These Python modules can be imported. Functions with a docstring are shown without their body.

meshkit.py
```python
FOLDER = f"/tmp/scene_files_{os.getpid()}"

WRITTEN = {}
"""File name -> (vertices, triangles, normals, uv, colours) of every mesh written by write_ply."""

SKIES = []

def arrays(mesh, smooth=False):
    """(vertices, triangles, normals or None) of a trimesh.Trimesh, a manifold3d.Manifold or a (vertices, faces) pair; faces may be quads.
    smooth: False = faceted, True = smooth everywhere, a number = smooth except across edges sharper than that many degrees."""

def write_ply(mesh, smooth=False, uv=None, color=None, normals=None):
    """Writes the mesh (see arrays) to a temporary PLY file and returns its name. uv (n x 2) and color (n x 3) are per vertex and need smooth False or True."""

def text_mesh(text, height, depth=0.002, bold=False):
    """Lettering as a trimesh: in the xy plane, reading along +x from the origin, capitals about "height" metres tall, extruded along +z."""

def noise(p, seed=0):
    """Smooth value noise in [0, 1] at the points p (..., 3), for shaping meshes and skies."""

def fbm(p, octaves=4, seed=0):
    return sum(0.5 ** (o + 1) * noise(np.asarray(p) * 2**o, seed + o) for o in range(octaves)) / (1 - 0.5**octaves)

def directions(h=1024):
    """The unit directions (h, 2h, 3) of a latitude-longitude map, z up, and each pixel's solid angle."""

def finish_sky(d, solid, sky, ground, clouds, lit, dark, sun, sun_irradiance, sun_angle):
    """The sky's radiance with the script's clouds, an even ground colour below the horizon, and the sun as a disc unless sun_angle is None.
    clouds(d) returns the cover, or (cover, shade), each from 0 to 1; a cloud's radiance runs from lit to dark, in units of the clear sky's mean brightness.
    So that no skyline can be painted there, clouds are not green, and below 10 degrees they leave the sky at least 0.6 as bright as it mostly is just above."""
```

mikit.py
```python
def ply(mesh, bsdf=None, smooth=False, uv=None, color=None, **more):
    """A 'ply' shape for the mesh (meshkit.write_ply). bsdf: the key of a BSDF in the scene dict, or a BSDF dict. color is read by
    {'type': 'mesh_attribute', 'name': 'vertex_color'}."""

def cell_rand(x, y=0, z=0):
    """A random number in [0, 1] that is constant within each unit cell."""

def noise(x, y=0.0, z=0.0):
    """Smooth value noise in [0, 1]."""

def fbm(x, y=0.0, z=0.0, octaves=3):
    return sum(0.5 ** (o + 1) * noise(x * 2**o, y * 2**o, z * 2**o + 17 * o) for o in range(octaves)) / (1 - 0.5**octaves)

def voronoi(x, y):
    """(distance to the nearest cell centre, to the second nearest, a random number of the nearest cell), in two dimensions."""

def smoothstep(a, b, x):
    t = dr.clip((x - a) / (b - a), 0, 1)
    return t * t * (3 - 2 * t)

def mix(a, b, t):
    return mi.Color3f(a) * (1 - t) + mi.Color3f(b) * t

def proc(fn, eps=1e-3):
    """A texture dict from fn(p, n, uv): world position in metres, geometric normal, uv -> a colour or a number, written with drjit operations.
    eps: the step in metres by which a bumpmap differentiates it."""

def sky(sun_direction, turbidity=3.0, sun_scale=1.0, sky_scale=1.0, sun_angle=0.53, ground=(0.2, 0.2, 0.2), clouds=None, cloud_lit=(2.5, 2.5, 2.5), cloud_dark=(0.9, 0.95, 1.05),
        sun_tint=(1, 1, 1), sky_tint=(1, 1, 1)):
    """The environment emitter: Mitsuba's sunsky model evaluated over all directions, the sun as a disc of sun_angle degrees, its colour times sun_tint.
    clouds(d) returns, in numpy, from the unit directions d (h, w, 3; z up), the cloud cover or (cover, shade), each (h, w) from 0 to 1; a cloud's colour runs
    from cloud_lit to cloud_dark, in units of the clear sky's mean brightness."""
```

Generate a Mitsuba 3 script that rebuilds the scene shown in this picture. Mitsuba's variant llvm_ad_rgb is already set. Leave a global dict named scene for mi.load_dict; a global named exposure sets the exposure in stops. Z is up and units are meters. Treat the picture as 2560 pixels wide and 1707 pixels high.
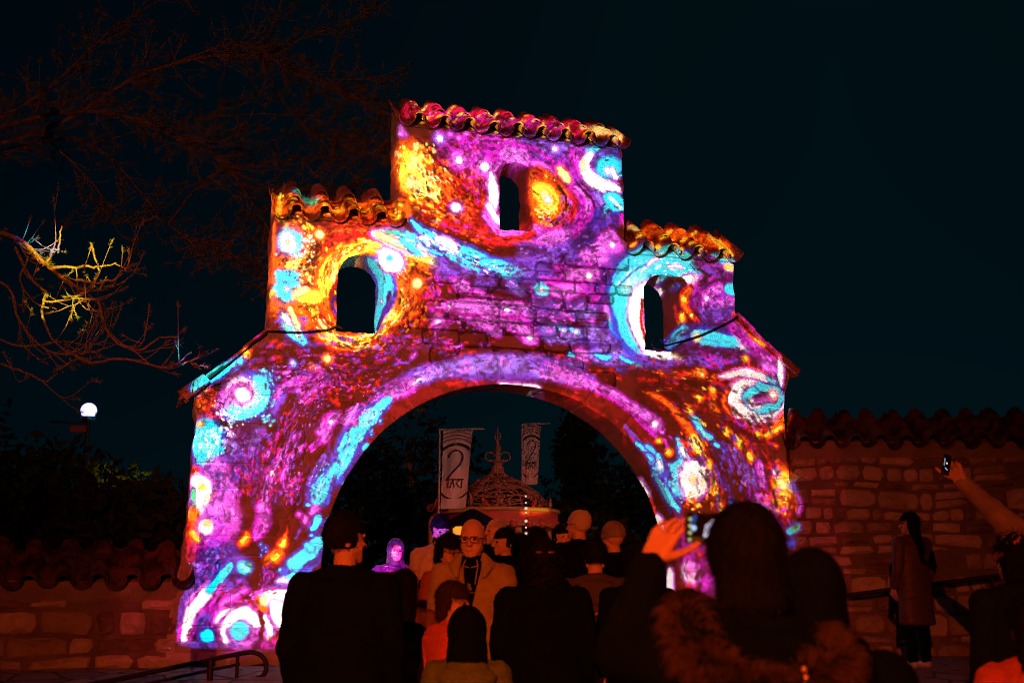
import math, random
import numpy as np
import drjit as dr
import mitsuba as mi
import trimesh
import manifold3d as m3
import shapely.geometry as sg
import shapely.affinity as sa
import shapely.ops as so
import mikit, meshkit
from mikit import ply, proc, noise, fbm, voronoi, smoothstep, mix

T = mi.ScalarTransform4f
V = lambda *a: np.array(a, float)
scene, labels = {}, {}

# ------------------------------------------------------------------ camera
CAM = V(0, 0, 1.45)
PITCH, FOCAL = math.atan(616.5 / 3000), 3000.0 / 2560        # focal length in picture widths
FWD, UP = V(0, math.cos(PITCH), math.sin(PITCH)), V(0, -math.sin(PITCH), math.cos(PITCH))
scene['camera'] = {'type': 'thinlens', 'fov': 2 * math.degrees(math.atan(.5 / FOCAL)), 'fov_axis': 'x', 'aperture_radius': .0065,
                   'focus_distance': 13.6, 'near_clip': .05, 'far_clip': 400.0, 'to_world': T().look_at(CAM.tolist(), (CAM + FWD).tolist(), [0, 0, 1])}
exposure = 0.0

# the front plane of the gateway: s runs along it, z up, h towards the viewers
TH = math.radians(17)
D_, N_, C_ = V(math.cos(TH), math.sin(TH), 0), V(math.sin(TH), -math.cos(TH), 0), V(0, 14.5, 0)
def fw(s, z, h=0.0):
    return C_ + D_ * s + N_ * h + V(0, 0, z)

# ------------------------------------------------------------------ night sky
scene['night_sky'] = mikit.sky([.2, .7, .5], turbidity=3, sun_scale=0.0, sky_scale=.042, sky_tint=(.03, .48, .64), ground=(.02, .02, .02))

# ------------------------------------------------------------------ the slide projector on its mast, and the red flood lamp, both behind the crowd
PROJ = fw(-5.6, 4.6, 13.2)
AIM = fw(-1.2, 4.2)
def lamp_spot(pos, aim, rgb, cutoff, beam, weight):
    return {'type': 'spot', 'to_world': T().look_at(list(map(float, pos)), list(map(float, aim)), [0, 0, 1]), 'cutoff_angle': cutoff, 'beam_width': beam,
            'intensity': {'type': 'rgb', 'value': rgb}, 'sampling_weight': weight}
scene['projector_lamp'] = lamp_spot(PROJ, AIM, [2500.0, 2500.0, 2500.0], 40.0, 39.0, 6.0)
FLOOD = V(-.9, -4.0, 3.6)
FLOOD_AIM = V(-.1, 9.5, 1.1)
scene['flood_lamp'] = lamp_spot(FLOOD, FLOOD_AIM, [320.0, 28.5, 2.6], 26.5, 8.0, 5.0)
FLOOD2, FLOOD2_AIM = V(-3.6, 1.0, 3.3), V(-5.2, 17, 8.2)
scene['tree_flood_lamp'] = lamp_spot(FLOOD2, FLOOD2_AIM, [92.0, 16.0, 5.0], 24.0, 12.0, 1.5)

# ------------------------------------------------------------------ helpers
def tag(key, label=None, cat=None, group=None, kind=None):
    d = {}
    if label: d['label'] = label
    if cat: d['category'] = cat
    if group: d['group'] = group
    if kind: d['kind'] = kind
    labels[key] = d
    return key
def numbered(key):
    if key not in scene and key not in labels and key not in TAKEN:
        TAKEN.add(key); return key
    n = NEXT.get(key, 1)
    while f'{key}_{n:03d}' in TAKEN: n += 1
    NEXT[key] = n + 1
    TAKEN.add(f'{key}_{n:03d}')
    return f'{key}_{n:03d}'
TAKEN, NEXT = set(), {}
def thing(name, label, cat, group=None):
    k = numbered(name)
    return tag(k, label, cat, group)
def put(name, mesh, bsdf, parent=None, smooth=False, **more):
    k = numbered(f'{parent}__{name}' if parent else name)
    scene[k] = ply(mesh, bsdf, smooth=smooth, **more)
    return k
def frame(o, x, y, z):
    m = np.eye(4); m[:3, 0], m[:3, 1], m[:3, 2], m[:3, 3] = x, y, z, o
    return m
def moved(mesh, m):
    mesh = mesh.copy(); mesh.apply_transform(m); return mesh
GATE = frame(C_, D_, V(0, 0, 1), N_)              # (s, z, h) -> world
def at(x, y, Y):
    """The point at the depth Y (metres north of the camera) that stands at x, y of the 2560 x 1707 photograph."""
    r = FWD + V(1, 0, 0) * (x - 1280) / 3000 + UP * (853.5 - y) / 3000
    return CAM + r * (Y / r[1])
def ground_z(y):
    return float(np.clip((y - 6.5) * .1, 0, .62))
def tube(pts, radii, sides=6, cap=True):
    p = np.asarray(pts, float); n = len(p)
    r = np.broadcast_to(radii, (n,)).astype(float)
    t = np.gradient(p, axis=0); t /= np.linalg.norm(t, axis=1, keepdims=True) + 1e-12
    a = np.cross(t[0], V(0, 0, 1) if abs(t[0][2]) < .9 else V(1, 0, 0)); a /= np.linalg.norm(a)
    A = []
    for k in range(n):
        a = a - t[k] * (a @ t[k]); a /= np.linalg.norm(a) + 1e-12; A.append(a)
    A = np.array(A); B = np.cross(t, A); g = np.arange(sides) * 2 * np.pi / sides
    v = (p[:, None] + r[:, None, None] * (np.cos(g)[None, :, None] * A[:, None] + np.sin(g)[None, :, None] * B[:, None])).reshape(-1, 3)
    f = []
    for i in range(n - 1):
        for j in range(sides):
            a0, a1 = i * sides + j, i * sides + (j + 1) % sides
            f += [[a0, a1, a1 + sides], [a0, a1 + sides, a0 + sides]]
    if cap:
        v = np.vstack([v, p[0], p[-1]]); c0, c1 = len(v) - 2, len(v) - 1
        for j in range(sides):
            f += [[c0, (j + 1) % sides, j], [c1, (n - 1) * sides + j, (n - 1) * sides + (j + 1) % sides]]
    return trimesh.Trimesh(v, f, process=False)
def curve(pts, n=24):
    """A smooth curve through the points (Catmull-Rom)."""
    p = np.asarray(pts, float)
    if len(p) < 3: return np.array([p[0] + (p[-1] - p[0]) * t for t in np.linspace(0, 1, max(3, n // 3))])
    q = np.vstack([2 * p[0] - p[1], p, 2 * p[-1] - p[-2]]); out = []
    per = max(2, n // (len(p) - 1))
    for i in range(len(p) - 1):
        for t in np.linspace(0, 1, per, endpoint=i == len(p) - 2):
            a, b, c, d = q[i:i + 4]
            out.append(.5 * (2 * b + (c - a) * t + (2 * a - 5 * b + 4 * c - d) * t * t + (3 * b - a - 3 * c + d) * t ** 3))
    return np.array(out)
def join(ms): return trimesh.util.concatenate(ms)
def ball(r, c=(0, 0, 0), sub=2):
    m = trimesh.creation.icosphere(subdivisions=sub, radius=r); m.apply_translation(c); return m
def box(sx, sy, sz, c=(0, 0, 0)):
    m = trimesh.creation.box([sx, sy, sz]); m.apply_translation(c); return m
def rounded(sx, sy, sz, r=.01, seg=12):
    b = m3.Manifold.batch_hull([m3.Manifold.sphere(r, seg).translate([x * (sx / 2 - r), y * (sy / 2 - r), z * (sz / 2 - r)]) for x in (-1, 1) for y in (-1, 1) for z in (-1, 1)])
    return tm(b)
def tm(man):
    m = man.to_mesh(); return trimesh.Trimesh(np.array(m.vert_properties[:, :3]), np.array(m.tri_verts), process=False)

# ------------------------------------------------------------------ materials
def rgb(*c): return {'type': 'rgb', 'value': list(map(float, c))}
def two(b): return {'type': 'twosided', 'nested': b}
def principled(color, rough=.8, spec=.3, **k):
    return {'type': 'principled', 'base_color': color if isinstance(color, dict) else rgb(*color), 'roughness': rough, 'specular': spec, **k}
def bumped(b, fn, scale, eps=2e-3):
    return {'type': 'bumpmap', 'arbitrary': proc(fn, eps), 'scale': scale, 'nested_bsdf': b}
def stone_fn(c0, c1, f=1.0):
    def fn(p, n, uv):
        a = fbm(p.x * 3.1 * f, p.y * 3.1 * f, p.z * 3.1 * f, 3); b = fbm(p.x * 22 * f, p.y * 22 * f, p.z * 22 * f, 3); c = noise(p.x * 85, p.y * 85, p.z * 85)
        v = smoothstep(.25, .75, a) * .55 + b * .45
        pit = smoothstep(.30, .18, b * .7 + c * .3)
        return mix(c0, c1, v) * (1 - .3 * pit) * (.9 + .2 * c)
    return fn
def stone_bump(p, n, uv):
    return fbm(p.x * 26, p.y * 26, p.z * 26, 4) + .5 * fbm(p.x * 7, p.y * 7, p.z * 7, 2)
def mat(key, b):
    scene[key] = b; return key
for i, (a, b) in enumerate([((.34, .31, .27), (.55, .52, .47)), ((.30, .27, .23), (.50, .46, .40)), ((.38, .35, .31), (.60, .57, .52)), ((.27, .23, .19), (.46, .41, .35))]):
    mat(f'stone_material_{i}', two(bumped(principled(proc(stone_fn(a, b)), .92, .15), stone_bump, .009)))
mat('plaster_material', two(bumped(principled(proc(stone_fn((.42, .40, .36), (.56, .54, .50), .7)), .92, .15), stone_bump, .0045)))
mat('mortar_material', two(bumped(principled(proc(stone_fn((.20, .175, .14), (.33, .295, .25), 1.4)), .95, .1), stone_bump, .012)))
def clay(p, n, uv):
    a = fbm(p.x * 5, p.y * 5, p.z * 5, 3); b = fbm(p.x * 31, p.y * 31, p.z * 31, 2)
    return mix((.36, .20, .13), (.56, .42, .32), smoothstep(.3, .7, a)) * (.7 + .5 * b)
mat('clay_material', two(principled(proc(clay), .75, .3)))
for i_, t_ in enumerate((.62, 1.2)): mat(f'clay_material_{i_}', two(principled(proc((lambda t: lambda p, n, uv: clay(p * 1.3, n, uv) * t * (.6 + .6 * noise(p.x * 3, p.y * 3, p.z * 3)))(t_)), .85, .2)))
mat('bark_material', two(bumped(principled(proc(lambda p, n, uv: mix((.10, .07, .05), (.30, .24, .19), fbm(p.x * 14, p.y * 14, p.z * 5, 3))), .9, .1), lambda p, n, uv: fbm(p.x * 40, p.y * 40, p.z * 14, 3), .02)))
mat('twig_material', two(principled((.26, .19, .15), .9, .1)))
mat('needle_material', two(principled((.15, .17, .06), .8, .2)))
mat('leaf_material', two(principled((.030, .055, .022), .8, .2)))
mat('black_metal', two(principled((.02, .022, .024), .5, .4)))
mat('cable_material', two(principled((.012, .012, .012), .6, .3)))
def paving(p, n, uv):
    d1, d2, r = voronoi(p.x * 2.2, p.y * 2.2)
    return mix((.05, .045, .04), (.20, .18, .16), smoothstep(.02, .12, d2 - d1)) * (.7 + .5 * r) * (.6 + .7 * fbm(p.x * 9, p.y * 9, p.z * 9, 3))
mat('paving_material', two(principled(proc(paving), .85, .25)))
mat('old_tile_material', two(principled(proc(lambda p, n, uv: mix((.035, .03, .025), (.14, .085, .06), smoothstep(.3, .7, fbm(p.x * 7, p.y * 7, p.z * 7, 3)))), .9, .12)))
mat('joint_material', two(principled(proc(stone_fn((.10, .09, .075), (.22, .20, .17), 1.4)), .95, .1)))
# ------------------------------------------------------------------ the painted slide of the projector
# Brush strokes and sprays of dabs, in millimetres on the gateway's front plane (s, z, radius). "~" lines are sprays.
PAINT = '''
r 10 100 0:-2499 3174 1554 -1434 966 1531
r 10 100 0:-2050 5180 1487 3162 5410 1738
r 10 100 0:23 6485 1392 722 6088 1409
r 10 100 0:-3186 3149 1520 -3097 1123 1458
r 10 100 0:2234 3906 1642 3386 1996 1634
Y 50 100 10:-5405 4967 143 -4984 4849 265 -4704 4820 243
Y 60 100 10:-5306 4230 141 -4941 4203 143
C 60 100 10:-5596 5102 62 -5405 4967 71
W 60 100 10:-5408 5017 72 -5216 4882 72
Y 60 100 10:-4819 5166 122 -4626 5080 122
~K0 351 30 23 70 18:-5692 4597 -4688 4569
K 40 100 10:-1317 7269 213 1383 7321 230
O 50 100 10:-1292 6613 294 -1190 6284 209
R 60 100 10:-874 6458 297 -605 6129 297
R 60 100 10:-951 5955 230 -392 5794 233 250 5794 237
M 60 100 10:-682 6851 301 -254 6898 305
M 60 80 10:-255 7015 240 475 7038 245
V 60 100 10:181 7064 265 847 7020 270
V 60 100 10:1066 6509 224 1205 5790 222
M 60 85 10:920 6790 300 987 6207 297 761 5896 293
V 50 100 10:467 5755 260 1280 5796 267
b 50 100 10:1226 7092 198 1350 7196 199
V 50 70 10:993 6649 224 1289 6310 225
P 50 100 10:1134 6002 208 1331 6093 209
b 60 100 10:1026 5803 118 1151 6164 119
~r,K 183 60 14 42 18:-1313 7010 -1034 6927 -680 6678
~K,r 106 90 14 35 18:-1074 6808 -819 6492 -592 6258 -507 6166
Y 50 100 10:-1307 6668 105 -1289 6415 167 -1191 6340 154
y 50 100 10:-1260 6333 104 -1109 6363 140 -996 6218 84
~Y,O,Y,y 232 260 10 32 18:-1296 6840 -1237 6619 -1124 6432 -927 6225
~O,K,Y,r 138 110 10 30 18:-1367 6210 -1188 6129 -925 6028 -758 6001
~O,R,O,K 184 220 10 30 18:-988 6645 -873 6372 -703 6119 -533 5937
~R,M,R,O 110 150 8 25 18:-1309 6005 -951 5899 -532 5796 -108 5763 293 5826
~M,m,R 187 130 9 27 18:-597 6890 -468 6730 -424 6504
~R,O,M 143 120 9 26 18:-538 6593 -423 6360 -450 6186
~M,R,K,P 121 140 11 31 18:-1077 7052 -683 7025 -255 7059 108 7056
~V,m,K 115 60 13 29 18:-825 7081 -598 7078 181 7123
~V,P,v 147 120 13 37 18:181 7005 475 7068 772 7012 696 6825
v 70 100 6:-947 6966 78
W 50 100 6:-947 6966 43
m 70 100 6:-694 6706 114
W 50 100 6:-694 6706 50
m 70 100 6:-361 6655 122
W 50 100 6:-361 6655 65
M 70 100 6:-724 6089 99
W 50 100 6:-724 6089 67
v 70 100 6:579 6998 74
W 50 100 6:579 6998 34
V 70 100 6:-810 7039 57
m 50 100 6:-810 7039 29
M 70 100 6:-697 7001 65
m 50 100 6:-697 7001 36
m 35 100 6:-598 7078 36
m 45 100 10:-110 6798 44 -38 6849 109 93 6863 117 209 6773 44
m 50 70 10:-210 6670 36 -139 6765 36
m 60 80 10:239 6777 29 415 6766 30 561 6634 30
M 70 80 10:-38 6981 37 254 6984 37 504 6864 37 621 6685 37
W 40 100 10:-275 6577 26 -253 6435 50 -238 6264 60 -252 6091 43
W 50 100 10:-309 6143 40 -223 6008 40 -166 5956 40
m 50 100 10:-351 6025 50 -222 5880 50
m 50 70 10:-123 5818 50 178 5830 50
m 60 100 10:351 5745 50 467 5798 51 746 5895 51
m 70 100 6:453 5776 80
W 50 100 6:453 5776 40
O 40 100 10:355 6584 147 471 6362 242 499 6234 241 440 6069 131
R 60 80 10:326 6639 88 560 6517 88
K 50 80 10:619 6494 27 707 6385 27 735 6242 27 675 6091 26 556 5964 26
~O,R,Y,O 191 150 9 29 18:355 6584 471 6377 528 6164 439 5968
Y 50 100 10:383 6426 110 471 6333 146 499 6234 102
y 50 100 10:442 6359 66 485 6305 66
W 35 100 6:478 6305 33
~Y,O,y 145 60 9 23 25:353 6119 557 6124
~R,M,m,K 108 120 10 26 18:294 5926 497 5930 734 6111 825 6368
R 60 80 10:767 6479 44 854 6312 44 792 6073 44
M 50 100 10:621 6788 45 680 6676 74 783 6539 74
y 50 100 10:636 6730 30 695 6663 52 753 6581 37
m 70 100 6:916 6465 89
W 50 100 6:916 6465 45
M 60 100 10:916 6450 45 1003 6282 82 956 6088 89 820 5872 59
m 70 80 10:871 6504 37 1019 6372 37 1017 6210 37
K 60 70 10:857 6577 22 1064 6391 22 1122 6250 22
K 60 60 10:772 7012 25 830 6810 25 918 6612 25 1066 6465 25
m 70 100 6:831 6929 60
W 50 100 6:831 6929 26
M 70 70 10:832 7018 45 815 6838 45 903 6640 45
B 50 100 10:1226 7092 91 1363 7077 92
C 40 100 10:1043 7012 45 1165 7070 45
C 40 100 10:1150 7053 27 1188 7058 27
W 30 100 10:1073 6970 45 980 6826 68 1038 6684 82 1203 6582 98 1384 6541 75
y 60 70 10:966 6884 23 942 6763 22
P 60 100 10:1209 6970 83 1316 6997 84
v 60 100 6:1224 6972 53
B 40 100 10:1267 6827 174 1344 6835 174
C 25 100 10:1282 6813 151 1359 6836 152
W 40 100 6:1312 6772 45
W 40 100 10:1373 6793 33 1417 6693 33
W 40 100 10:1308 6563 60 1429 6530 60
C 35 100 10:1305 6385 83 1381 6363 113 1502 6330 68
C 40 100 10:1288 6265 45 1271 6161 45
C 35 100 6:1279 6161 37
v 60 100 10:1156 6459 45 1214 6347 45
W 60 60 10:1336 6417 26 1486 6284 26
~P,b,V 163 60 15 44 18:1058 5951 1362 6154 1388 5922
m 50 100 10:1205 5790 67 1326 5844 119 1431 5809 89
m 70 100 6:1363 5789 82
W 50 100 6:1363 5789 37
M 60 100 10:1499 6182 45 1493 5887 45
K 50 100 10:-2915 5789 99 -2329 5741 101 -1398 5796 104
O 70 100 10:-2821 5120 230 -2689 5274 232 -2569 5399 234
O 70 100 10:-2792 4724 208 -2542 4600 209
R 70 80 10:-2250 5455 172 -2044 5664 174 -1469 5715 177
~O,Y,O,K 212 160 11 31 13:-2841 5665 -2703 5663 -2555 5401
~Y,O,y,Y 231 330 10 31 13:-2783 5209 -2588 5138 -2497 4916 -2573 4711
~O,Y,R,K 185 240 10 28 18:-2461 5496 -2371 5300 -2417 5008 -2408 4723 -2346 4528
~R,O,K 136 150 10 26 18:-2379 5561 -2101 5688 -1759 5733 -1469 5700
~K,r 79 70 11 31 18:-2382 5634 -2430 5411 -2482 5291 -2422 5151
~K 63 22 13 28 10:-2617 5194 -2519 5144
~K 63 22 10 25 10:-2799 5265 -2864 5174
O 60 70 10:-2191 5373 86 -2310 5131 85 -2330 4871 85 -2239 4649 84 -2152 4526 84
Y 40 100 10:-2316 4872 63 -2308 5074 92 -2202 5285 93 -2037 5415 79 -1825 5477 58
Y 50 100 10:-1896 5485 72 -1667 5475 73 -1491 5342 73 -1386 5145 73 -1354 4971 73
O 50 100 10:-1386 5145 58 -1368 4941 80 -1422 4762 87 -1562 4594 86 -1729 4439 71
Y 50 100 10:-1339 4972 44 -1408 4763 58 -1547 4580 65 -1728 4411 64 -1923 4327 49
O 50 100 10:-2343 4415 105 -2146 4314 105 -1922 4299 106 -1727 4368 107
Y 50 100 10:-2258 4364 63 -2062 4305 63 -1867 4331 64 -1714 4426 64
~Y,O,y,O,R 105 300 10 24 30:-2346 4514 -2175 4355 -1951 4312 -1728 4396 -1519 4582 -1365 4810 -1325 5002 -1416 5230
~Y,y,O 78 150 10 24 25:-2306 5016 -2202 5285 -2009 5446 -1754 5512 -1536 5427
~O,R,Y 77 110 8 23 25:-2357 4869 -2336 5072 -2245 5310 -2095 5468
~R,O,K,r 84 130 10 25 20:-2228 4267 -1934 4213 -1613 4346 -1332 4580 -1207 4879
R 60 100 10:-2181 5026 28 -2245 4849 28 -2227 4707 28 -2167 4568 28
b 60 100 10:-2190 4853 21 -2229 4764 21 -2169 4625 21
K 70 70 10:-2377 5503 19 -2457 5380 18 -2494 5232 18
~O,R,Y,K 147 150 10 29 22:-1539 5575 -1348 5472 -1172 5398 -964 5296
~R,O,K,r,O 242 330 10 32 18:-1315 5238 -1195 5027 -1162 4780 -1260 4570
~R,K,M 192 140 10 30 20:-1021 5172 -931 4972 -1016 4790
O 70 100 6:-1210 5077 124
y 50 100 6:-1210 5077 66
O 70 100 6:-935 5335 74
Y 50 100 6:-935 5335 45
Y 50 100 10:-1392 5469 29 -1172 5413 52 -935 5343 59
~C,W 176 70 14 31 10:-2779 5468 -2765 5455
B 50 60 6:-2839 5420 126
C 15 100 20:-2758 5463 162
W 30 100 10:-2791 5496 78 -2770 5426 92
y 70 70 6:-2779 5468 21
~W,y,c 78 60 11 28 10:-2603 5571 -2545 5517 -2567 5342 -2675 5275
C 12 100 22:-2778 4910 170
C 15 100 10:-2720 4985 63 -2620 4893 63
C 20 100 10:-2872 5045 63 -2695 5058 63
W 30 100 6:-2764 4894 18
~C,B 42 30 11 25 10:-2900 5057 -2682 5088
Y 50 100 10:-2577 4839 91 -2411 4822 91
y 50 100 10:-2646 4848 42 -2539 4913 42
O 70 100 6:-2401 5588 79
y 50 100 6:-2401 5588 57
G 40 100 10:-2800 4583 41 -2714 4448 76 -2558 4289 48
C 40 100 10:-2757 4529 28 -2670 4380 55 -2544 4276 41
W 40 100 10:-2786 4570 28 -2729 4503 35
y 50 100 10:-2721 4659 28 -2618 4454 28
~c,G,W,y 76 40 8 18 18:-2801 4611 -2700 4435 -2600 4329
B 35 100 10:-1850 5328 43 -1675 5210 123 -1613 4996 152 -1651 4775 136 -1760 4566 64
C 20 100 10:-1821 5330 29 -1690 5238 80 -1615 5069 108 -1625 4893 108 -1694 4758 79 -1787 4507 28
c 70 100 6:-1653 4848 29
W 50 100 6:-1653 4848 16
b 50 100 10:-1540 4928 36 -1565 4752 36 -1718 4569 36
W 40 100 10:-1607 5392 87 -1534 5339 124 -1490 5313 109
C 40 100 6:-1549 5367 39
W 40 100 10:-1757 5659 36 -1584 5630 95 -1423 5600 118 -1277 5567 111
y 50 70 10:-1700 5650 44 -1496 5578 44 -1320 5534 44
C 40 100 10:-1425 5674 44 -1277 5597 96 -1144 5519 96
G 60 100 10:-1585 5704 29 -1396 5676 30
~C,W,c 110 70 10 25 20:-1497 5638 -1174 5546 -936 5432
b 50 100 10:-809 5455 156 -365 5374 158 166 5310 160
V 60 90 10:-885 5332 168 -365 5243 170 436 5438 175
V 50 100 10:166 5602 147 518 5497 149
r 50 100 10:-1341 5813 77 -994 5740 78 -629 5653 79 -300 5563 79 519 5631 81
~R,r,O,K 84 90 9 22 22:-1342 5904 -995 5805 -499 5731 -235 5661
~R,M 46 80 9 21 20:-631 5877 -235 5740 99 5756 329 5843
R 60 100 10:-500 5823 40 -168 5733 40 99 5756 40 302 5841 41
m 70 100 6:451 5773 88
W 50 100 6:451 5773 34
B 50 100 10:-1303 5856 39 -993 5661 97 -550 5490 124 -234 5384 99
C 30 100 10:-1291 5857 26 -1161 5751 39 -941 5640 78 -707 5542 85 -497 5468 92 -287 5406 72 -75 5357 40 354 5351 20
C 30 100 10:-810 5481 39 -601 5381 72 -496 5337 98
C 30 100 10:-366 5400 53 -181 5375 86 -21 5309 93 99 5318 60 354 5378 40
W 40 100 10:-967 5664 39 -863 5633 59 -785 5588 65 -733 5553 39
W 35 100 10:-1146 5635 58 -1108 5612 65
C 50 100 10:-1210 5604 17 -1106 5522 17 -887 5462 17
W 50 100 10:-1209 5552 14 -1106 5496 14
~c,C,W,B 97 130 8 19 22:-1148 5713 -810 5520 -470 5378 -21 5322
V 60 100 10:-808 5338 52 -496 5259 52
~V,b,v 130 140 10 26 20:-860 5386 -548 5307 -233 5266 301 5480
P 60 100 10:-625 5171 78 -101 5132 79 232 5026 80
v 70 70 10:5 5140 59 112 5083 60
V 70 100 10:-430 5147 59 -259 5147 59
M 60 100 10:-768 5160 32 -651 5091 58 -546 5009 39
m 50 100 10:-729 5137 39 -637 5080 65 -546 5047 32
M 50 100 10:-494 5038 26 -364 4996 39 -219 4941 26
m 50 100 10:-468 5027 20 -285 4963 20
M 60 100 6:380 5076 127
V 60 70 6:353 5113 120
C 15 100 6:394 5116 100
c 50 100 10:353 5113 40 434 5106 40
W 50 100 6:393 5097 27
M 60 100 10:-1006 4758 38 -854 4833 38 -700 4856 39
m 30 100 10:-854 4820 38 -726 4829 71 -545 4828 78 -337 4830 84 -114 4845 92 111 4847 79 379 4840 73
W 50 100 6:-61 4816 39
m 70 100 6:-803 4823 58
W 50 100 6:-803 4823 19
K 60 80 10:-944 4916 19 -623 4951 19 -232 4941 20 165 4969 20
~V,P,m 78 80 8 22 18:-428 4849 98 4833 432 4817
V 60 70 10:298 4847 73 513 4849 73
m 70 100 6:-928 4598 102
W 50 100 6:-928 4598 38
M 60 80 10:-977 4519 44 -775 4646 45
m 40 100 10:-569 4673 26 -427 4631 45 -296 4588 58 -179 4518 45
m 45 100 10:-336 4701 45 -153 4661 46 5 4646 46
m 40 100 10:-48 4668 39 58 4623 59 151 4564 79 244 4493 98
W 50 100 6:124 4602 29
m 70 100 6:237 4492 98
W 50 100 6:237 4492 39
M 60 100 10:164 4695 39 351 4642 40
V 60 100 10:364 4617 106 511 4535 106
v 60 100 10:431 4595 53 511 4470 53
~V,M,P,m 96 130 8 22 18:-685 4614 -362 4609 -34 4617 297 4652
~K,r,R 106 120 12 37 18:-1501 4311 -873 4286 -230 4361 163 4320
~V,M,m 37 50 7 19 25:-1376 4306 -1175 4256 -975 4317 -798 4391
m 50 100 10:-1213 4253 15 -1025 4314 15 -899 4309 15
m 50 100 10:-772 4317 15 -644 4324 15
m 35 100 6:-386 4359 15
m 35 100 6:-302 4364 18
m 35 100 6:349 4241 26
V 50 100 10:-1422 4080 14 -1249 4152 14
V 60 80 10:239 5400 221 783 5443 224 1199 5476 227
M 60 80 10:674 5461 176 974 5270 177 1144 5471 179
b 60 100 10:1170 5393 137 1237 5209 137 1276 5025 137
V 60 70 10:371 4882 146 1052 4889 149
b 50 100 10:855 4521 107 1266 4454 108 1572 4459 109
P 50 100 10:132 5590 80 375 5597 81
m 50 80 10:430 5776 81 677 5851 89
V 50 100 10:552 5585 102 840 5595 103
b 50 100 10:869 5746 75 1038 5896 76
~V,b,v,P 220 150 9 27 18:185 5422 647 5552 1063 5695
~m,M,V 136 140 10 27 18:755 5387 947 5322 1172 5528 1272 5644
m 40 100 10:741 5306 81 920 5333 95 1101 5387 82
m 70 100 6:1024 5334 82
W 50 100 6:1024 5334 48
M 60 100 10:508 5222 67 863 5208 68
m 45 100 10:575 5108 74 753 5120 88 890 5157 41
M 60 100 10:1053 4969 41 1194 5153 41
m 50 100 10:993 5608 82 1201 5598 83
m 45 100 10:1175 5718 76 1359 5788 104
m 70 100 6:1352 5787 77
W 50 100 6:1352 5787 38
~V,P,M,b 150 80 10 24 18:973 5163 1223 5181 1192 4992
~m,V,M,b 112 150 8 22 18:237 4847 452 4822 695 4839 969 4871
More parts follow.
